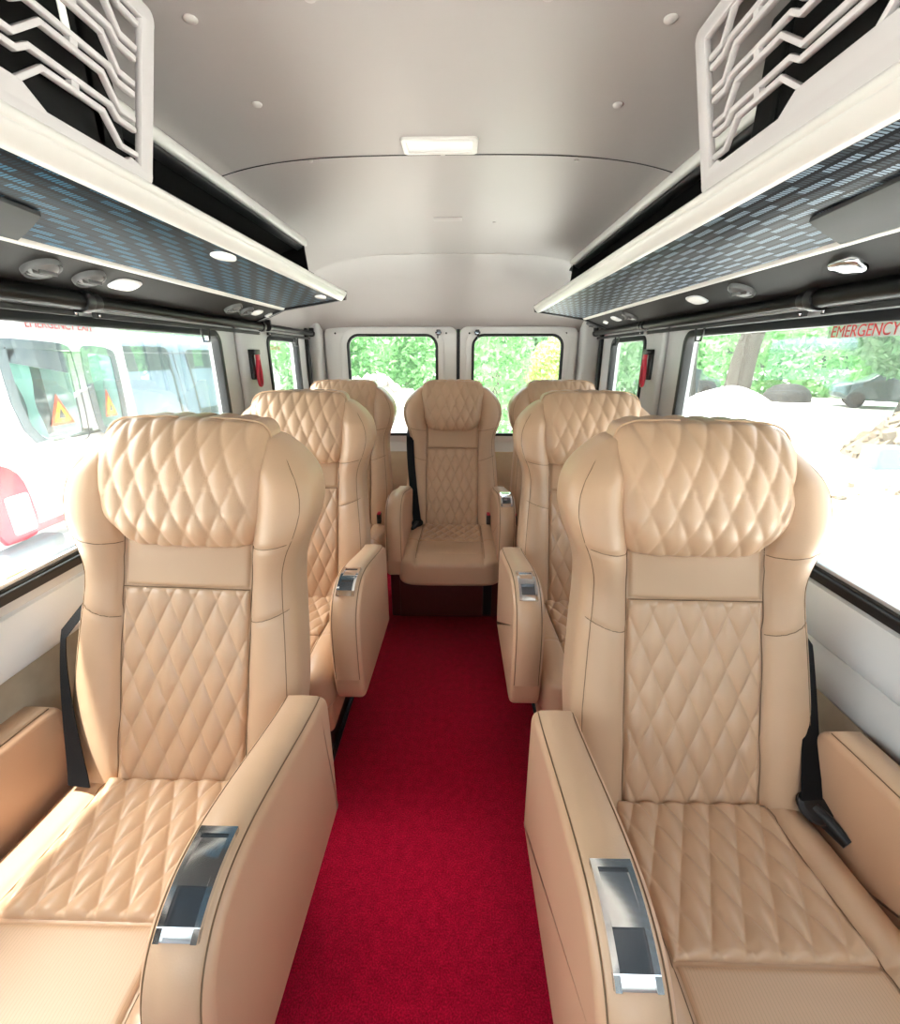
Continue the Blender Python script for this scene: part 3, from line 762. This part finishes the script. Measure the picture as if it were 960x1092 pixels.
    if s < 0:
        vent(1.01, .81, .036); vent(1.135, .81, .034); lamp(1.255, .81, .042, .024)
        vent(1.83, .81, .034); vent(1.94, .81, .030); lamp(2.04, .81, .032, .020); lamp(2.17, .81, .022, .016)
        lamp(1.22, .53, .045, .024, True); lamp(2.02, .53, .045, .020, True)
    else:
        vent(1.37, .81, .036); lamp(1.62, .81, .042, .024); slider(1.015, .815); oval(1.015, .81, .026, .036, .012, 'reading_lamp', 'chrome')
        vent(2.23, .81, .036); lamp(2.42, .81, .034, .022); slider(2.60, .815); vent(2.84, .81, .036)
    # grey speaker flap under the fabric at the near end
    z = lambda u: 1.575-(u-.480)*(.039/.260)
    dy = 0 if s > 0 else -.06
    fp = [(.585, .30), (.60, .68+dy), (.618, .87+dy), (.66, .90+dy), (.732, .945+dy), (.732, .30)]
    o = plate('speaker_flap', fp if s > 0 else fp[::-1], .007, lambda u, v, w: (cx+s*u, v, z(u)-.001-w), 'flap', None, (), .001); rl(o)
    return r
rack(-1, 2.17, 2.16, 'fabricL'); rack(1, 2.78, 2.62, 'fabricR')

# fret grilles ----------------------------------------------------------------
def grille(s):
    side = 'left' if s < 0 else 'right'
    ye = .872 if s < 0 else .938; x = XC+s*.466
    Ht = .222; Lg = 1.50
    g = empty('fretwork_grille', (x, ye, 1.598), 'pale grey fretwork guard with zigzag bars above the near %s luggage rack' % side, 'grille')
    # u runs from the rear edge towards the front of the van, v upwards
    lean = .10
    def mp(u, v, w): 
        bow = -.018*math.sin(PI*min(1, max(0, v/Ht)))*(1-min(1, u/.12)) if u < .12 else 0
        return (s*(-v*.23-w+.010), -(u-bow), v)
    e = -.006 if s < 0 else .006
    hole = [(.030, .030+e), (.052, .034+e), (.064, .028+e), (.205, .028+e), (.237, .044+e), (.48, .044+e), (.52, .028+e), (.76, .028+e), (.80, .044+e), (1.44, .044+e), (1.44, Ht-.020), (.030, Ht-.020)]
    out = rrect(0, Lg, 0, Ht, [.01, .02, .022, .01]) 
    V, F = prism(out, .012, mp, [hole], .003)
    me = bpy.data.meshes.new('grille_frame'); me.from_pydata([tuple(v) for v in V], [], F); clean(me); link('grille_frame', me, 'grille', g)
    def bar(pts, w=.0068):
        mb = MB(); pl = [Vector(p) for p in pts]; a = []; b_ = []
        for i, p in enumerate(pl):
            d0 = (p-pl[i-1]).normalized() if i else None; d1 = (pl[i+1]-p).normalized() if i < len(pl)-1 else None
            d = (d0+d1).normalized() if d0 and d1 else (d0 or d1); n = Vector((-d.y, d.x))/ (max(.5, d.dot(d1 or d0)))
            a.append((p+n*w/2)[:]); b_.append((p-n*w/2)[:])
        V, F = prism(a+b_[::-1], .009, mp, (), .002); me = bpy.data.meshes.new('zigzag_bar'); me.from_pydata([tuple(v) for v in V], [], F); clean(me)
        link('zigzag_bar', me, 'grille', g)
    # pairs of zigzag bars that run together and part again
    S = .0425; G = .0125; per = .28
    for r_ in range(5):
        zl = .030+e+S*r_
        A_ = [(.030, zl)]; B_ = [(.030, zl+G)]; u = .0
        while u < 1.4:
            A_ += [(u+.072, zl), (u+.088, zl+.010), (u+.108, zl+.010), (u+.205, zl+.010), (u+.222, zl+.010), (u+.238, zl)]
            B_ += [(u+.068, zl+G), (u+.105, zl+S-G+.010), (u+.205, zl+S-G+.010), (u+.242, zl+G)]
            u += per
        A_ = [p for p in A_ if p[0] < 1.45]; B_ = [p for p in B_ if p[0] < 1.45]
        if r_: bar(A_)
        if zl+S < Ht-.012: bar(B_)
        if r_:
            for k in range(5):
                bb = [(.150+k*per, zl+.010-G), (.162+k*per, zl+.010-G), (.162+k*per, zl+.012), (.150+k*per, zl+.012)]
                V, F = prism(bb, .008, mp); link('bridge', mesh('bridge', V, F), 'grille', g)
    st = MB()
    if s < 0:
        st.bbox(.022, .0245, -.17, -.158, .118, .150, .0008); o = st.build('paper_tag', 'paper', g)
    return g
gl = grille(-1); gr = grille(1)
# dark equipment box behind each grille
for s in (-1, 1):
    xa, xb_ = XC+s*.492, XC+s*.72
    b = MB(); xb_ = XC+s*.595; b.bbox(min(xa, xb_), max(xa, xb_), YF+.1, .862, 1.612, 1.800, .006)
    for k in range(7): b.bbox(min(xa, xa+s*.01)-.003, max(xa, xa+s*.01), .80-k*.21, .815-k*.21, 1.64, 1.79, .001)
    o = b.build('storage_case', 'black_matte'); tag(o, 'black ribbed case stowed behind the %s fretwork grille' % ('left' if s < 0 else 'right'), 'case')

# roller blinds -----------------------------------------------------------------
def blind(x, y0, y1, rad, label, hy=None, z=1.466, bracket=None):
    s = 1 if x < 0 else -1
    o = empty('roller_blind', (x, (y0+y1)/2, z), label, 'blind', 'window roller blinds')
    L = (y1-y0)/2
    mb = MB(); mb.tube([(0, -L, 0), (0, L, 0)], rad, 20); mb.build('blind_tube', 'black_tube', o)
    mb = MB()
    for e in (-1, 1):
        mb = MB(); mb.lathe((0, e*L, 0), (0, 1, 0), [(rad*1.25, -.012), (rad*1.3, -.008), (rad*1.3, .008), (rad*1.25, .012)], 20)
        mb.bbox(-.014, .014, e*L-.010, e*L+.010, 0, rad+.018, .003); mb.build('bracket', 'black', o)
    mb = MB(); mb.bbox(-s*.012-.005, -s*.012+.005, -L+.01, L-.01, -.036, -.022, .002); bar = mb.build('bottom_bar', 'flap' if True else 'black', o)
    if hy is not None:
        h = MB(); yy = hy-(y0+y1)/2; a = -s*.012+s*.006
        h.tube([(a, yy-.030, -.036), (a, yy-.019, -.078), (a, yy+.019, -.078), (a, yy+.030, -.036)], .0036, 8); h.build('pull_handle', 'black', bar)
    for e in (-1, 1):
        c = MB(); c.lathe((s*.004-s*.016, e*(L-.022), -.029), (s, 0, 0), [(.004, 0), (.004, .008), (.002, .010)], 10); c.build('screw', 'chrome', bar)
    return o
blind(XL+.048, -.25, 1.19, .022, 'black roller blind tube over the near part of the left main window')
blind(XL+.046, 1.225, 2.25, .017, 'black roller blind tube over the rear part of the left main window', 1.755)
blind(XL+.046, 2.33, 3.00, .015, 'short dark roller blind tube over the small rear left window', 2.72, 1.468)
blind(XR-.048, -.25, 1.18, .022, 'black roller blind tube over the near part of the right main window')
blind(XR-.046, 1.215, 2.23, .017, 'black roller blind tube over the rear part of the right main window', 1.73)
blind(XR-.046, 2.27, 3.02, .015, 'short dark roller blind tube over the small rear right window', 2.62, 1.468)

# emergency hammers
def hammer(x, y, z, label):
    s = 1 if x < 0 else -1
    o = empty('emergency_hammer', (x, y, z), label, 'hammer', 'emergency hammers')
    mb = MB(); mb.bbox(0 if s > 0 else -.016, .016 if s > 0 else 0, -.028*1-.010, -.008, -.055, .075, .004)
    mb.bbox(min(s*.010, s*.036), max(s*.010, s*.036), -.040, .014, .052, .075, .005); mb.build('holder', 'black', o)
    h = MB(); pts = chaikin([(s*.026, -.004, .060), (s*.026, -.010, .02), (s*.026, -.024, -.03), (s*.026, -.016, -.082), (s*.026, .010, -.082), (s*.026, .016, -.03), (s*.026, .008, .02), (s*.026, .004, .060)], 2, False)
    h.tube(pts, .0075, 10); h.bbox(min(s*.020, s*.034), max(s*.020, s*.034), -.018, .010, .030, .072, .005); hd = h.build('handle', 'red', o)
    c = MB(); c.tube([(s*.026, .016, .062), (s*.026, -.034, .062)], .007, 10); c.build('hammer_head', 'black' if s > 0 else 'red', hd)
    return o
hammer(XL+.028, 2.145, 1.29, 'red emergency hammer in a black holder on the left window pillar')
hammer(XR-.028, 2.16, 1.29, 'red emergency hammer in a black holder on the right window pillar')

# stickers on the panes
def sticker(x, y0, y1, z, face, text, label, mat='redtext', strip=True):
    """face=+1 read while looking towards -x"""
    o = empty('window_sticker', (x, (y0+y1)/2, z), label, 'sticker')
    W = abs(y1-y0); cu = bpy.data.curves.new('t', 'FONT'); cu.body = text; cu.size = 1; cu.align_x = 'CENTER'; cu.align_y = 'CENTER'; cu.offset = 0; cu.extrude = .01
    ob = bpy.data.objects.new('t', cu); COL.objects.link(ob); dg = bpy.context.evaluated_depsgraph_get(); me = ob.evaluated_get(dg).to_mesh()
    xs = [v.co.x for v in me.vertices]; k = W/(max(xs)-min(xs)); ky = k*1.15
    V = [(face*(.0020+v.co.z*.02), face*v.co.x*k, v.co.y*ky) for v in me.vertices]; F = [tuple(p.vertices) for p in me.polygons]
    ob.evaluated_get(dg).to_mesh_clear(); bpy.data.objects.remove(ob); bpy.data.curves.remove(cu)
    me = bpy.data.meshes.new('lettering'); me.from_pydata(V, [], F); link('lettering', me, mat, o, False)
    if strip:
        b = MB(); b.box(min(0, face*.001), max(0, face*.001), -W/2-.012, W/2+.012, -.0135, .0125); b.build('backing_strip', pane_strip, o)
    return o
m_, nt_, b_n = new_mat('clear_strip'); nt_.nodes.clear()
o_ = nd(nt_, 'ShaderNodeOutputMaterial'); t_ = nd(nt_, 'ShaderNodeBsdfTransparent'); df_ = nd(nt_, 'ShaderNodeBsdfDiffuse'); df_.inputs[0].default_value = (.6, .58, .58, 1)
mx_ = nd(nt_, 'ShaderNodeMixShader'); mx_.inputs[0].default_value = .45; nt_.links.new(t_.outputs[0], mx_.inputs[1]); nt_.links.new(df_.outputs[0], mx_.inputs[2]); nt_.links.new(mx_.outputs[0], o_.inputs[0])
pane_strip = m_
sticker(XR+.022, 1.20, .945, 1.392, -1, 'EMERGENCY EXIT', 'red EMERGENCY EXIT lettering at the top of the right main window')
sticker(XL-.022, 1.09, 1.29, 1.410, 1, 'EMERGENCY EXIT', 'red EMERGENCY EXIT lettering at the top of the left main window')
sticker(XL-.022, 2.45, 2.63, 1.375, 1, 'EMERGENCY EXIT', 'small faded brown EMERGENCY EXIT lettering on the small rear left window', 'redtext', False)

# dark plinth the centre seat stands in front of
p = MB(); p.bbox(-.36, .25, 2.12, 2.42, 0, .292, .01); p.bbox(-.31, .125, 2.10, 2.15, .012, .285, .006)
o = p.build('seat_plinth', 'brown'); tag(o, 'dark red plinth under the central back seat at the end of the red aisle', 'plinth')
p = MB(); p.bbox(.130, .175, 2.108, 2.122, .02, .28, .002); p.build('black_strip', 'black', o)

# ------------------------------------------------------------------ outside
GZ = -.65
g = MB(); g.box(-60, 60, -40, 70, GZ-.2, GZ); o = g.build('ground', 'ground'); o['kind'] = 'structure'; o.name = 'ground'
def tube_tree(name, x, y, h, lean, r, label, crown, leaf, n, group, size=.10):
    t = empty(name, (x, y, GZ), label, 'tree', group)
    mb = MB(); pts = [(0, 0, -.1)]+[(lean*f*f+.12*math.sin(5*f+x), .1*math.sin(4*f+y), h*f) for f in (.15, .3, .45, .6, .8, 1)]
    mb.tube(pts, [r*1.3, r, r*.9, r*.8, r*.7, r*.5, r*.3], 12)
    for k in range(5):
        a = 2*PI*k/5+x; f = .5+.08*k; b0_ = Vector((lean*f*f, 0, h*f)); mb.tube([b0_, b0_+Vector((math.cos(a)*h*.15, math.sin(a)*h*.15, h*.12)), b0_+Vector((math.cos(a)*h*.28, math.sin(a)*h*.28, h*.30))], [r*.45, r*.3, r*.1], 8)
    mb.build('trunk', 'bark', t)
    if crown: leaves('crown', crown, n, leaf, t, size)
    return t
def leaves(name, blobs, n, mat, parent=None, size=.10):
    """blobs: (cx,cy,cz,rx,ry,rz)"""
    V = []; vol = [b[3]*b[4]+b[4]*b[5] for b in blobs]; tot = sum(vol); F = []
    for b, v in zip(blobs, vol):
        m = int(n*v/tot); d = rng.normal(size=(m, 3)); d /= np.linalg.norm(d, axis=1)[:, None]; rr = .65+.38*rng.random(m)**.6
        rr += .10*np.sin(d[:, 0]*9+b[0])*np.sin(d[:, 2]*8)
        c = d*rr[:, None]*np.array(b[3:6])+np.array(b[0:3])
        a = rng.normal(size=(m, 3)); a /= np.linalg.norm(a, axis=1)[:, None]; e = np.cross(a, rng.normal(size=(m, 3))); e /= np.linalg.norm(e, axis=1)[:, None]
        s_ = size*(.6+.8*rng.random(m))[:, None]
        q = np.stack([c-a*s_, c+e*s_*.45, c+a*s_, c-e*s_*.45], 1).reshape(-1, 3); k = len(V); V += q.tolist()
        F += (np.arange(m)[:, None]*4+np.array([[0, 1, 2, 3]])+k).tolist()
    me = bpy.data.meshes.new(name); me.from_pydata(V, [], F); return link(name, me, mat, parent, False)
# hedge behind the van
o = leaves('hedge', [(-2.7+i*1.05, 9.3+.3*math.sin(i), 1.0, .9, .7, 2.1) for i in range(4)], 26000, 'leaf', None, .07); tag(o, 'dense bright green hedge seen through the left rear door window', 'hedge')
tube_tree('broadleaf_tree', 1.0, 15, 5, .3, .16, 'hazy grey green tree seen through the right rear door window', [(0, 0, 3.2, 2.0, 1.3, 1.7)], 'leaf2', 9000, 'trees outside', .12)
o = leaves('bush', [(2.15, 10.5, .95, .75, .6, .75), (2.6, 10.7, .7, .5, .5, .6)], 5000, 'leaf3', None, .07); tag(o, 'yellow green bush at the right edge of the right rear door window', 'bush')
o = leaves('hedgerow', [(-5+i*2.2, 20, 1.2, 1.7, 1.2, 2.6+.4*math.sin(i*2)) for i in range(6)], 16000, 'leaf2', None, .16); tag(o, 'distant row of dark green trees behind the rear doors', 'hedge')
def heap(name, x, y, rx, ry, h, mat, label, cat, seed=0, rough=.18):
    r2 = np.random.default_rng(seed); n = 90; a = np.linspace(-1, 1, n); X, Y = np.meshgrid(a, a, indexing='ij'); R = np.sqrt(X**2+Y**2)
    Z = h*np.clip(1-R**1.6, 0, None)
    for f in (3, 6, 11, 19): 
        ph = r2.random(4)*6; Z += (h*rough/f*2.5)*np.sin(f*X+ph[0]+2*np.sin(f*.6*Y+ph[2]))*np.sin(f*Y*1.1+ph[1])*np.clip(1.05-R, 0, 1)
    if rough > .1: Z += h*.05*r2.random((n, n))*np.clip(1.1-R, 0, 1)
    Z = np.where(R > 1, -.05, Z-.03)
    V = np.stack([x+X*rx, y+Y*ry, GZ+Z], -1).reshape(-1, 3); me = bpy.data.meshes.new(name); me.from_pydata(V.tolist(), [], gridfaces(n, n).tolist()); fix(me)
    o = link(name, me, mat); return tag(o, label, cat)
heap('rubble_heap', -1.4, 7.2, 1.9, 1.0, 1.75, 'rubble', 'pale rubble heap below the hedge behind the left rear door', 'heap', 3)
heap('sand_heap', 2.0, 7.4, 1.4, .8, 1.1, 'rubble', 'low pale sand heap behind the right rear door window', 'heap', 5)
# right side yard
heap('tarp_mound', 5.6, 9.8, 2.1, 1.7, 1.42, 'cloth_white', 'smooth white covered mound outside the right main window', 'mound', 8, .03)
heap('debris_heap', 10.2, 9.2, 2.2, 1.5, 1.42, 'debris', 'brown heap of broken debris outside the right main window', 'heap', 11)
def chunks(name, x, y, rx, ry, zb, n, mat, label, s0=.05, s1=.16):
    mb = MB()
    for i in range(n):
        a, r = random.random()*2*PI, math.sqrt(random.random()); cx_, cy_ = x+rx*r*math.cos(a), y+ry*r*math.sin(a); h = zb*(1-r**1.6); s = random.uniform(s0, s1)
        M3 = Matrix.Rotation(random.random()*6, 3, Vector((random.random(), random.random(), random.random()+.1)).normalized())
        V = [M3 @ Vector((px*s*random.uniform(.6, 1.2), py*s*.6, pz*s*random.uniform(.2, .5))) for px in (-1, 1) for py in (-1, 1) for pz in (-1, 1)]
        mb.add([(cx_+v.x, cy_+v.y, GZ+h+v.z) for v in V], [(0, 1, 3, 2), (4, 6, 7, 5), (0, 4, 5, 1), (2, 3, 7, 6), (0, 2, 6, 4), (1, 5, 7, 3)])
    o = mb.build(name, mat, None, False); tag(o, label, 'rubble', None, 'stuff'); return o
chunks('rubble_pieces', 10.2, 9.2, 2.1, 1.4, 1.40, 420, 'debris', 'scattered brown broken pieces on the debris heap at right')
chunks('broken_stones', 7.0, 5.6, 1.8, 1.6, .0, 40, 'debris', 'loose stones lying on the bright sand outside the right window', .03, .09)
chunks('rubble_stones', -1.4, 7.2, 1.8, .95, 1.68, 260, 'rubble', 'pale stones on the rubble heap behind the van', .05, .14)
cl = MB(); cl.bbox(7.6, 8.2, 8.2, 8.6, GZ+.0, GZ+.40, .03, 3); o = cl.build('blue_cloth', 'cloth_blue'); tag(o, 'scrap of blue cloth on the debris heap outside the right window', 'cloth')
tube_tree('leaning_tree', 8.9, 15.2, 6.5, 1.4, .38, 'thick leaning tree trunk beyond the white mound, right main window', [(0.8, 0, 5.8, 2.6, 2.0, 1.9)], 'leaf2', 12000, 'trees outside', .16)
tube_tree('slanting_tree', 9.6, 19.6, 6.5, -.5, .26, 'slimmer tree trunk nearest the window frame, right main window', [(-.5, 0, 5.6, 2.2, 1.8, 1.7)], 'leaf2', 8000, 'trees outside', .16)
tube_tree('shade_tree', 15.2, 16, 6, .3, .22, 'leafy green tree towards the right edge of the right main window', [(0, 0, 3.9, 2.5, 2.3, 2.4)], 'leaf2', 18000, 'trees outside', .16)
tube_tree('garden_tree', 20.5, 10.0, 6.5, -.2, .2, 'broad green tree above the debris heap at the far right', [(0, 0, 3.6, 3.2, 3.6, 2.6)], 'leaf', 16000, 'trees outside', .16)
o = leaves('far_hedge', [(9+i*3.2, 30-i*1.9, 1.1, 2.4, 1.8, 2.6+.6*math.sin(i*1.7)) for i in range(8)], 22000, 'leaf', None, .2); tag(o, 'long distant bank of green trees beyond the yard on the right', 'hedge')
# small cars
def car(name, x, y, rz, mat, label, l=4.2, h=1.5, w=1.7):
    c = empty(name, (x, y, GZ), label, 'car'); c.rotation_euler.z = rz
    pr = chaikin([(-l/2, .28), (-l/2, .75), (-l/2+.15, .92), (-l*.28, 1.0), (-l*.16, h-.06), (-l*.05, h), (l*.16, h), (l*.30, 1.02), (l*.47, .92), (l/2, .7), (l/2, .28)], 2, True)
    a = sum(pr[i-1][0]*pr[i][1]-pr[i][0]*pr[i-1][1] for i in range(len(pr)))
    if a < 0: pr = pr[::-1]
    V, F = pad(pr, w/2, .12, 4, lambda u, v, q: (u, q, v)); link('car_body', mesh('car_body', V, F), mat, c)
    for sy in (-1, 1):
        for x0, x1 in ((-l*.22, -.05), (.0, l*.24)):
            V, F = prism([(x0, 1.0), (x1, 1.0), (x1-.12*(x1 > 0), h-.12), (x0+.18*(x0 < 0), h-.12)], .02, lambda u, v, q: (u, sy*(w/2-.005)+sy*q, v)); link('side_window', mesh('side_window', V, F), 'tint', c)
        for wx in (-l*.31, l*.31):
            k = MB(); k.lathe((wx, sy*(w/2-.16), .31), (0, sy, 0), [(.31, 0), (.31, .16), (.2, .18), (.1, .17)], 20); k.build('wheel', 'tyre', c)
    return c
car('parked_car', 10.2, 22.8, .2, 'cargrey', 'dark grey car partly hidden behind the tree trunks, right main window')
car('green_car', 17.2, 18.6, -.6, 'carteal', 'low dark teal car behind the debris heap, right main window')
dm = MB(); dm.lathe((15.0, 21.6, GZ), (0, 0, 1), [(.95, 0), (.93, .25), (.80, .50), (.55, .68), (.28, .76), (0, .78)], 30); o = dm.build('dark_drum', 'tyre'); tag(o, 'small dark covered dome far beyond the white mound, right main window', 'tank')

# white van on the left: its rear faces us -------------------------------------
VX = -3.0
v = empty('parked_van', (VX, 3.35, GZ), 'white van with curtained rear windows parked close outside the left window', 'van')
def vm(u, vv, w): return (w*-1, u-3.35, vv-GZ)
def vplate(name, poly, d, off, mat, par=v, holes=(), bev=0.):
    V, F = prism(poly, d, lambda a, b_, w: vm(a, b_, w-off), holes, bev); me = bpy.data.meshes.new(name); me.from_pydata([tuple(q) for q in V], [], F); clean(me); return link(name, me, mat, par)
face = rrect(2.52, 4.20, -.28, 1.80, [.16, .16, .08, .08])
w1 = chaikin([(3.01, 1.43), (3.01, .90), (3.14, .70), (3.30, .69), (3.55, .70), (3.60, .76), (3.62, 1.36), (3.58, 1.42), (3.40, 1.435), (3.07, 1.45)], 1, True)
w2 = chaikin([(3.69, 1.38), (3.68, .85), (3.70, .74), (3.78, .69), (4.0, .72), (4.06, .80), (4.075, 1.33), (4.04, 1.395), (3.76, 1.42)], 1, True)
def ccw(p): 
    a = sum(p[i-1][0]*p[i][1]-p[i][0]*p[i-1][1] for i in range(len(p))); return p if a > 0 else p[::-1]
w1, w2 = ccw(w1), ccw(w2)
rp = vplate('rear_panel', face, .26, 0, 'carwhite', v, [inset(w1, .055), inset(w2, .055)], .02)
bd = MB(); bd.bbox(-5.0, -.25, 2.50-3.35, 4.22-3.35, .37, 2.48, .14, 4); bd.build('van_body', 'carwhite', v)
for wi, (w_, tx) in enumerate(((w1, 3.36), (w2, 3.86))):
    f = vplate('window_surround', w_, .012, .012, 'tint', v, [inset(w_, .062)], .003)
    vplate('window_pane', inset(w_, .055), .004, .004, 'glass_teal', f)
    us = [q[0] for q in w_]
    ins = MB(); ins.box(-.245, -.235, min(us)-3.35, max(us)-3.35, .69-GZ, 1.43-GZ); ins.build('cabin_interior', 'inside', f)
    for cside in (0, 1):
        a0 = min(us)+.07 if cside == 0 else min(us)+.20; wd = .13 if cside == 0 else .15
        nx, nz = 24, 20; V = []
        for i in range(nx):
            for j in range(nz):
                zz = 1.40-(.66)*j/(nz-1); pinch = 1-.55*math.exp(-((zz-1.0)/.13)**2)*1.
                uu = a0+wd*((i/(nx-1))-.5*cside)*pinch+.05*cside
                V.append((-.10+.012*math.sin(i*1.6), uu-3.35, zz-GZ))
        cm = MB(); cm.add(V, gridfaces(nx, nz)); cm.build('curtain', 'curtain', f, auto=80)
    tri = lambda c_, z0, z1, hw_: [(c_-hw_, z0), (c_+hw_, z0), (c_, z1)]
    k = .6 if wi else 1
    tt = vplate('warning_triangle', tri(tx, .85, 1.07, .105*k), .006, .016, 'orange', v)
    vplate('triangle_centre', tri(tx, .872, 1.02, .070*k), .004, .020, 'yellow', tt)
    vplate('triangle_core', tri(tx, .895, .965, .032*k), .004, .024, 'tint', tt)
tl = vplate('tail_light', ccw(chaikin([(2.60, .16), (2.60, .66), (2.72, .70), (2.86, .62), (2.91, .50), (2.925, .20), (2.85, .14)], 1, True)), .05, .045, 'taillight', v, (), .012)
vplate('reversing_lens', rrect(2.72, 2.885, .20, .46, .02), .01, .050, 'lampwhite', tl, (), .002)
vplate('body_stripe', [(2.93, .155), (4.17, .155), (4.17, .205), (2.93, .205)], .004, .004, 'stripe')
bp_ = MB(); bp_.bbox(-.05, .13, 2.48-3.35, 3.00-3.35, -.30-GZ, .13-GZ, .04, 4); bp_.bbox(-.05, .10, 2.9-3.35, 4.22-3.35, -.34-GZ, -.10-GZ, .03, 3); bm_ = bp_.build('bumper', 'bumper', v)
bl = MB(); bl.bbox(.125, .137, 2.50-3.35, 2.63-3.35, -.10-GZ, .0-GZ, .003); bl.build('reflector', 'yellow', bm_)
ps = MB(); ps.bbox(.0, .012, 3.10-3.35, 3.34-3.35, -.05-GZ, .06-GZ, .003); ps.build('number_plate', 'lampwhite', v)
hk = MB(); hk.lathe((.0, 3.40-3.35, .10-GZ), (1, 0, 0), [(.022, 0), (.022, .02), (.012, .03)], 16); hk.build('door_lock', 'bumper', v)
for wy in (2.75, 3.98):
    k = MB(); k.lathe((-1.2, wy-3.35, .33), (0, 1, 0), [(.33, -.1), (.34, 0), (.33, .1)], 24); k.build('wheel', 'tyre', v)
# blue-grey van further off, side on
def sidevan(x, y0, y1, mat, label, wins, name='grey_van'):
    q = empty(name, (x, (y0+y1)/2, GZ), label, 'van'); c = (y0+y1)/2
    pr = chaikin([(-1.0, .30), (-1.02, 1.1), (-.94, 2.05), (-.72, 2.32), (.72, 2.32), (.94, 2.05), (1.02, 1.1), (1.0, .30)], 2, True)
    V = [(-1.0+a, y, b_) for y in (y0-c, y1-c) for a, b_ in pr]; n = len(pr)
    F = [(i, (i+1) % n, n+(i+1) % n, n+i) for i in range(n)]+[tuple(range(n)), tuple(range(2*n-1, n-1, -1))]
    link('van_body', mesh('van_body', V, F), mat, q)
    for i, (a, b_, z0, z1) in enumerate(wins):
        tilt = .085
        def mp(u, vv, w, a=a): return ((.012+w)-(vv-1.1-GZ*0)*tilt*(1 if True else 0)-.002, u-c, vv)
        W = rrect(a, b_, z0-GZ, z1-GZ, .09)
        V, F = prism(W, .012, mp, [inset(W, .05)], .003); f = link('window_surround', mesh('window_surround', V, F), 'tint', q)
        V, F = prism(inset(W, .045), .004, mp); link('window_pane', mesh('window_pane', V, F), 'inside', f)
    sm_ = MB()
    for a in (y0+1.0, y0+2.1, y0+3.1):
        sm_.tube([(.018-(z-1.1)*.085*(z > 1.1), a-c, z) for z in (.5, 1.1, 1.6, 2.05)], .008, 6)
    sm_.tube([(-.055, y0-c+.1, 2.02), (-.055, y1-c-.1, 2.02)], .010, 6)
    sm_.build('door_seam', 'bumper', q)
    for wy in (y0-c+.9, y1-c-1.0):
        k = MB(); k.lathe((-.12, wy, .33), (1, 0, 0), [(.33, -.1), (.34, 0), (.34, .12), (.2, .13)], 24); k.build('wheel', 'tyre', q)
    return q
sidevan(-4.0, 4.55, 9.4, 'carblue', 'blue grey panel van parked behind the white van, seen through the left window', [(5.35, 6.55, .46, 1.45), (6.95, 8.0, .46, 1.42)])
sidevan(-3.8, 10.9, 15.5, 'carwhite', 'white van with sloping front seen through the small rear left window', [(11.5, 12.7, .5, 1.4)], 'white_van')
tube_tree('roadside_tree', -9.3, 17.5, 6, .4, .25, 'green tree showing above the white van in the small rear left window', [(0, 0, 3.8, 2.8, 2.4, 2.6)], 'leaf', 16000, 'trees outside', .15)
tube_tree('yard_tree', -13, 6, 6, .2, .25, 'tree beyond the parked vans on the left', [(0, 0, 3.8, 3., 3, 2.8)], 'leaf', 8000, 'trees outside', .2)

# ------------------------------------------------------------------ light
w = bpy.data.worlds.new('World'); SC.world = w; w.use_nodes = True; nt = w.node_tree
bg = nt.nodes['Background']; sky = nt.nodes.new('ShaderNodeTexSky'); sky.sky_type = 'NISHITA'; sky.sun_disc = False
sky.sun_elevation = math.radians(60); sky.sun_rotation = math.radians(-70); sky.air_density = 1.2; sky.dust_density = 5; sky.ozone_density = 1
hs = nt.nodes.new('ShaderNodeHueSaturation'); hs.inputs['Saturation'].default_value = .45
nt.links.new(sky.outputs[0], hs.inputs['Color']); nt.links.new(hs.outputs[0], bg.inputs[0]); bg.inputs[1].default_value = .55
sl = bpy.data.lights.new('sun', 'SUN'); sl.energy = 14; sl.angle = math.radians(1.5); sl.color = (1, .96, .90)
so = bpy.data.objects.new('sun', sl); COL.objects.link(so)
dv = Vector((.27, .10, -1.0)).normalized(); so.rotation_euler = dv.to_track_quat('-Z', 'Y').to_euler()

# ------------------------------------------------------------------ camera
f_px = 480.; pitch = math.radians(19.2); yaw = math.atan((491-480)*math.cos(pitch)/f_px)
cam = bpy.data.cameras.new('camera'); co = bpy.data.objects.new('camera', cam); COL.objects.link(co); SC.camera = co
cam.sensor_fit = 'HORIZONTAL'; cam.sensor_width = 36; cam.lens = 36*f_px/960; cam.clip_start = .02; cam.clip_end = 300
co.location = (0, 0, 1.34); co.rotation_euler = (PI/2-pitch, 0, yaw)
vs = SC.view_settings; vs.view_transform = 'Standard'; vs.look = 'None'; vs.gamma = 1; vs.use_curve_mapping = False; vs.exposure = .96
SC.cycles.max_bounces = 10; SC.cycles.diffuse_bounces = 4; SC.cycles.transparent_max_bounces = 12
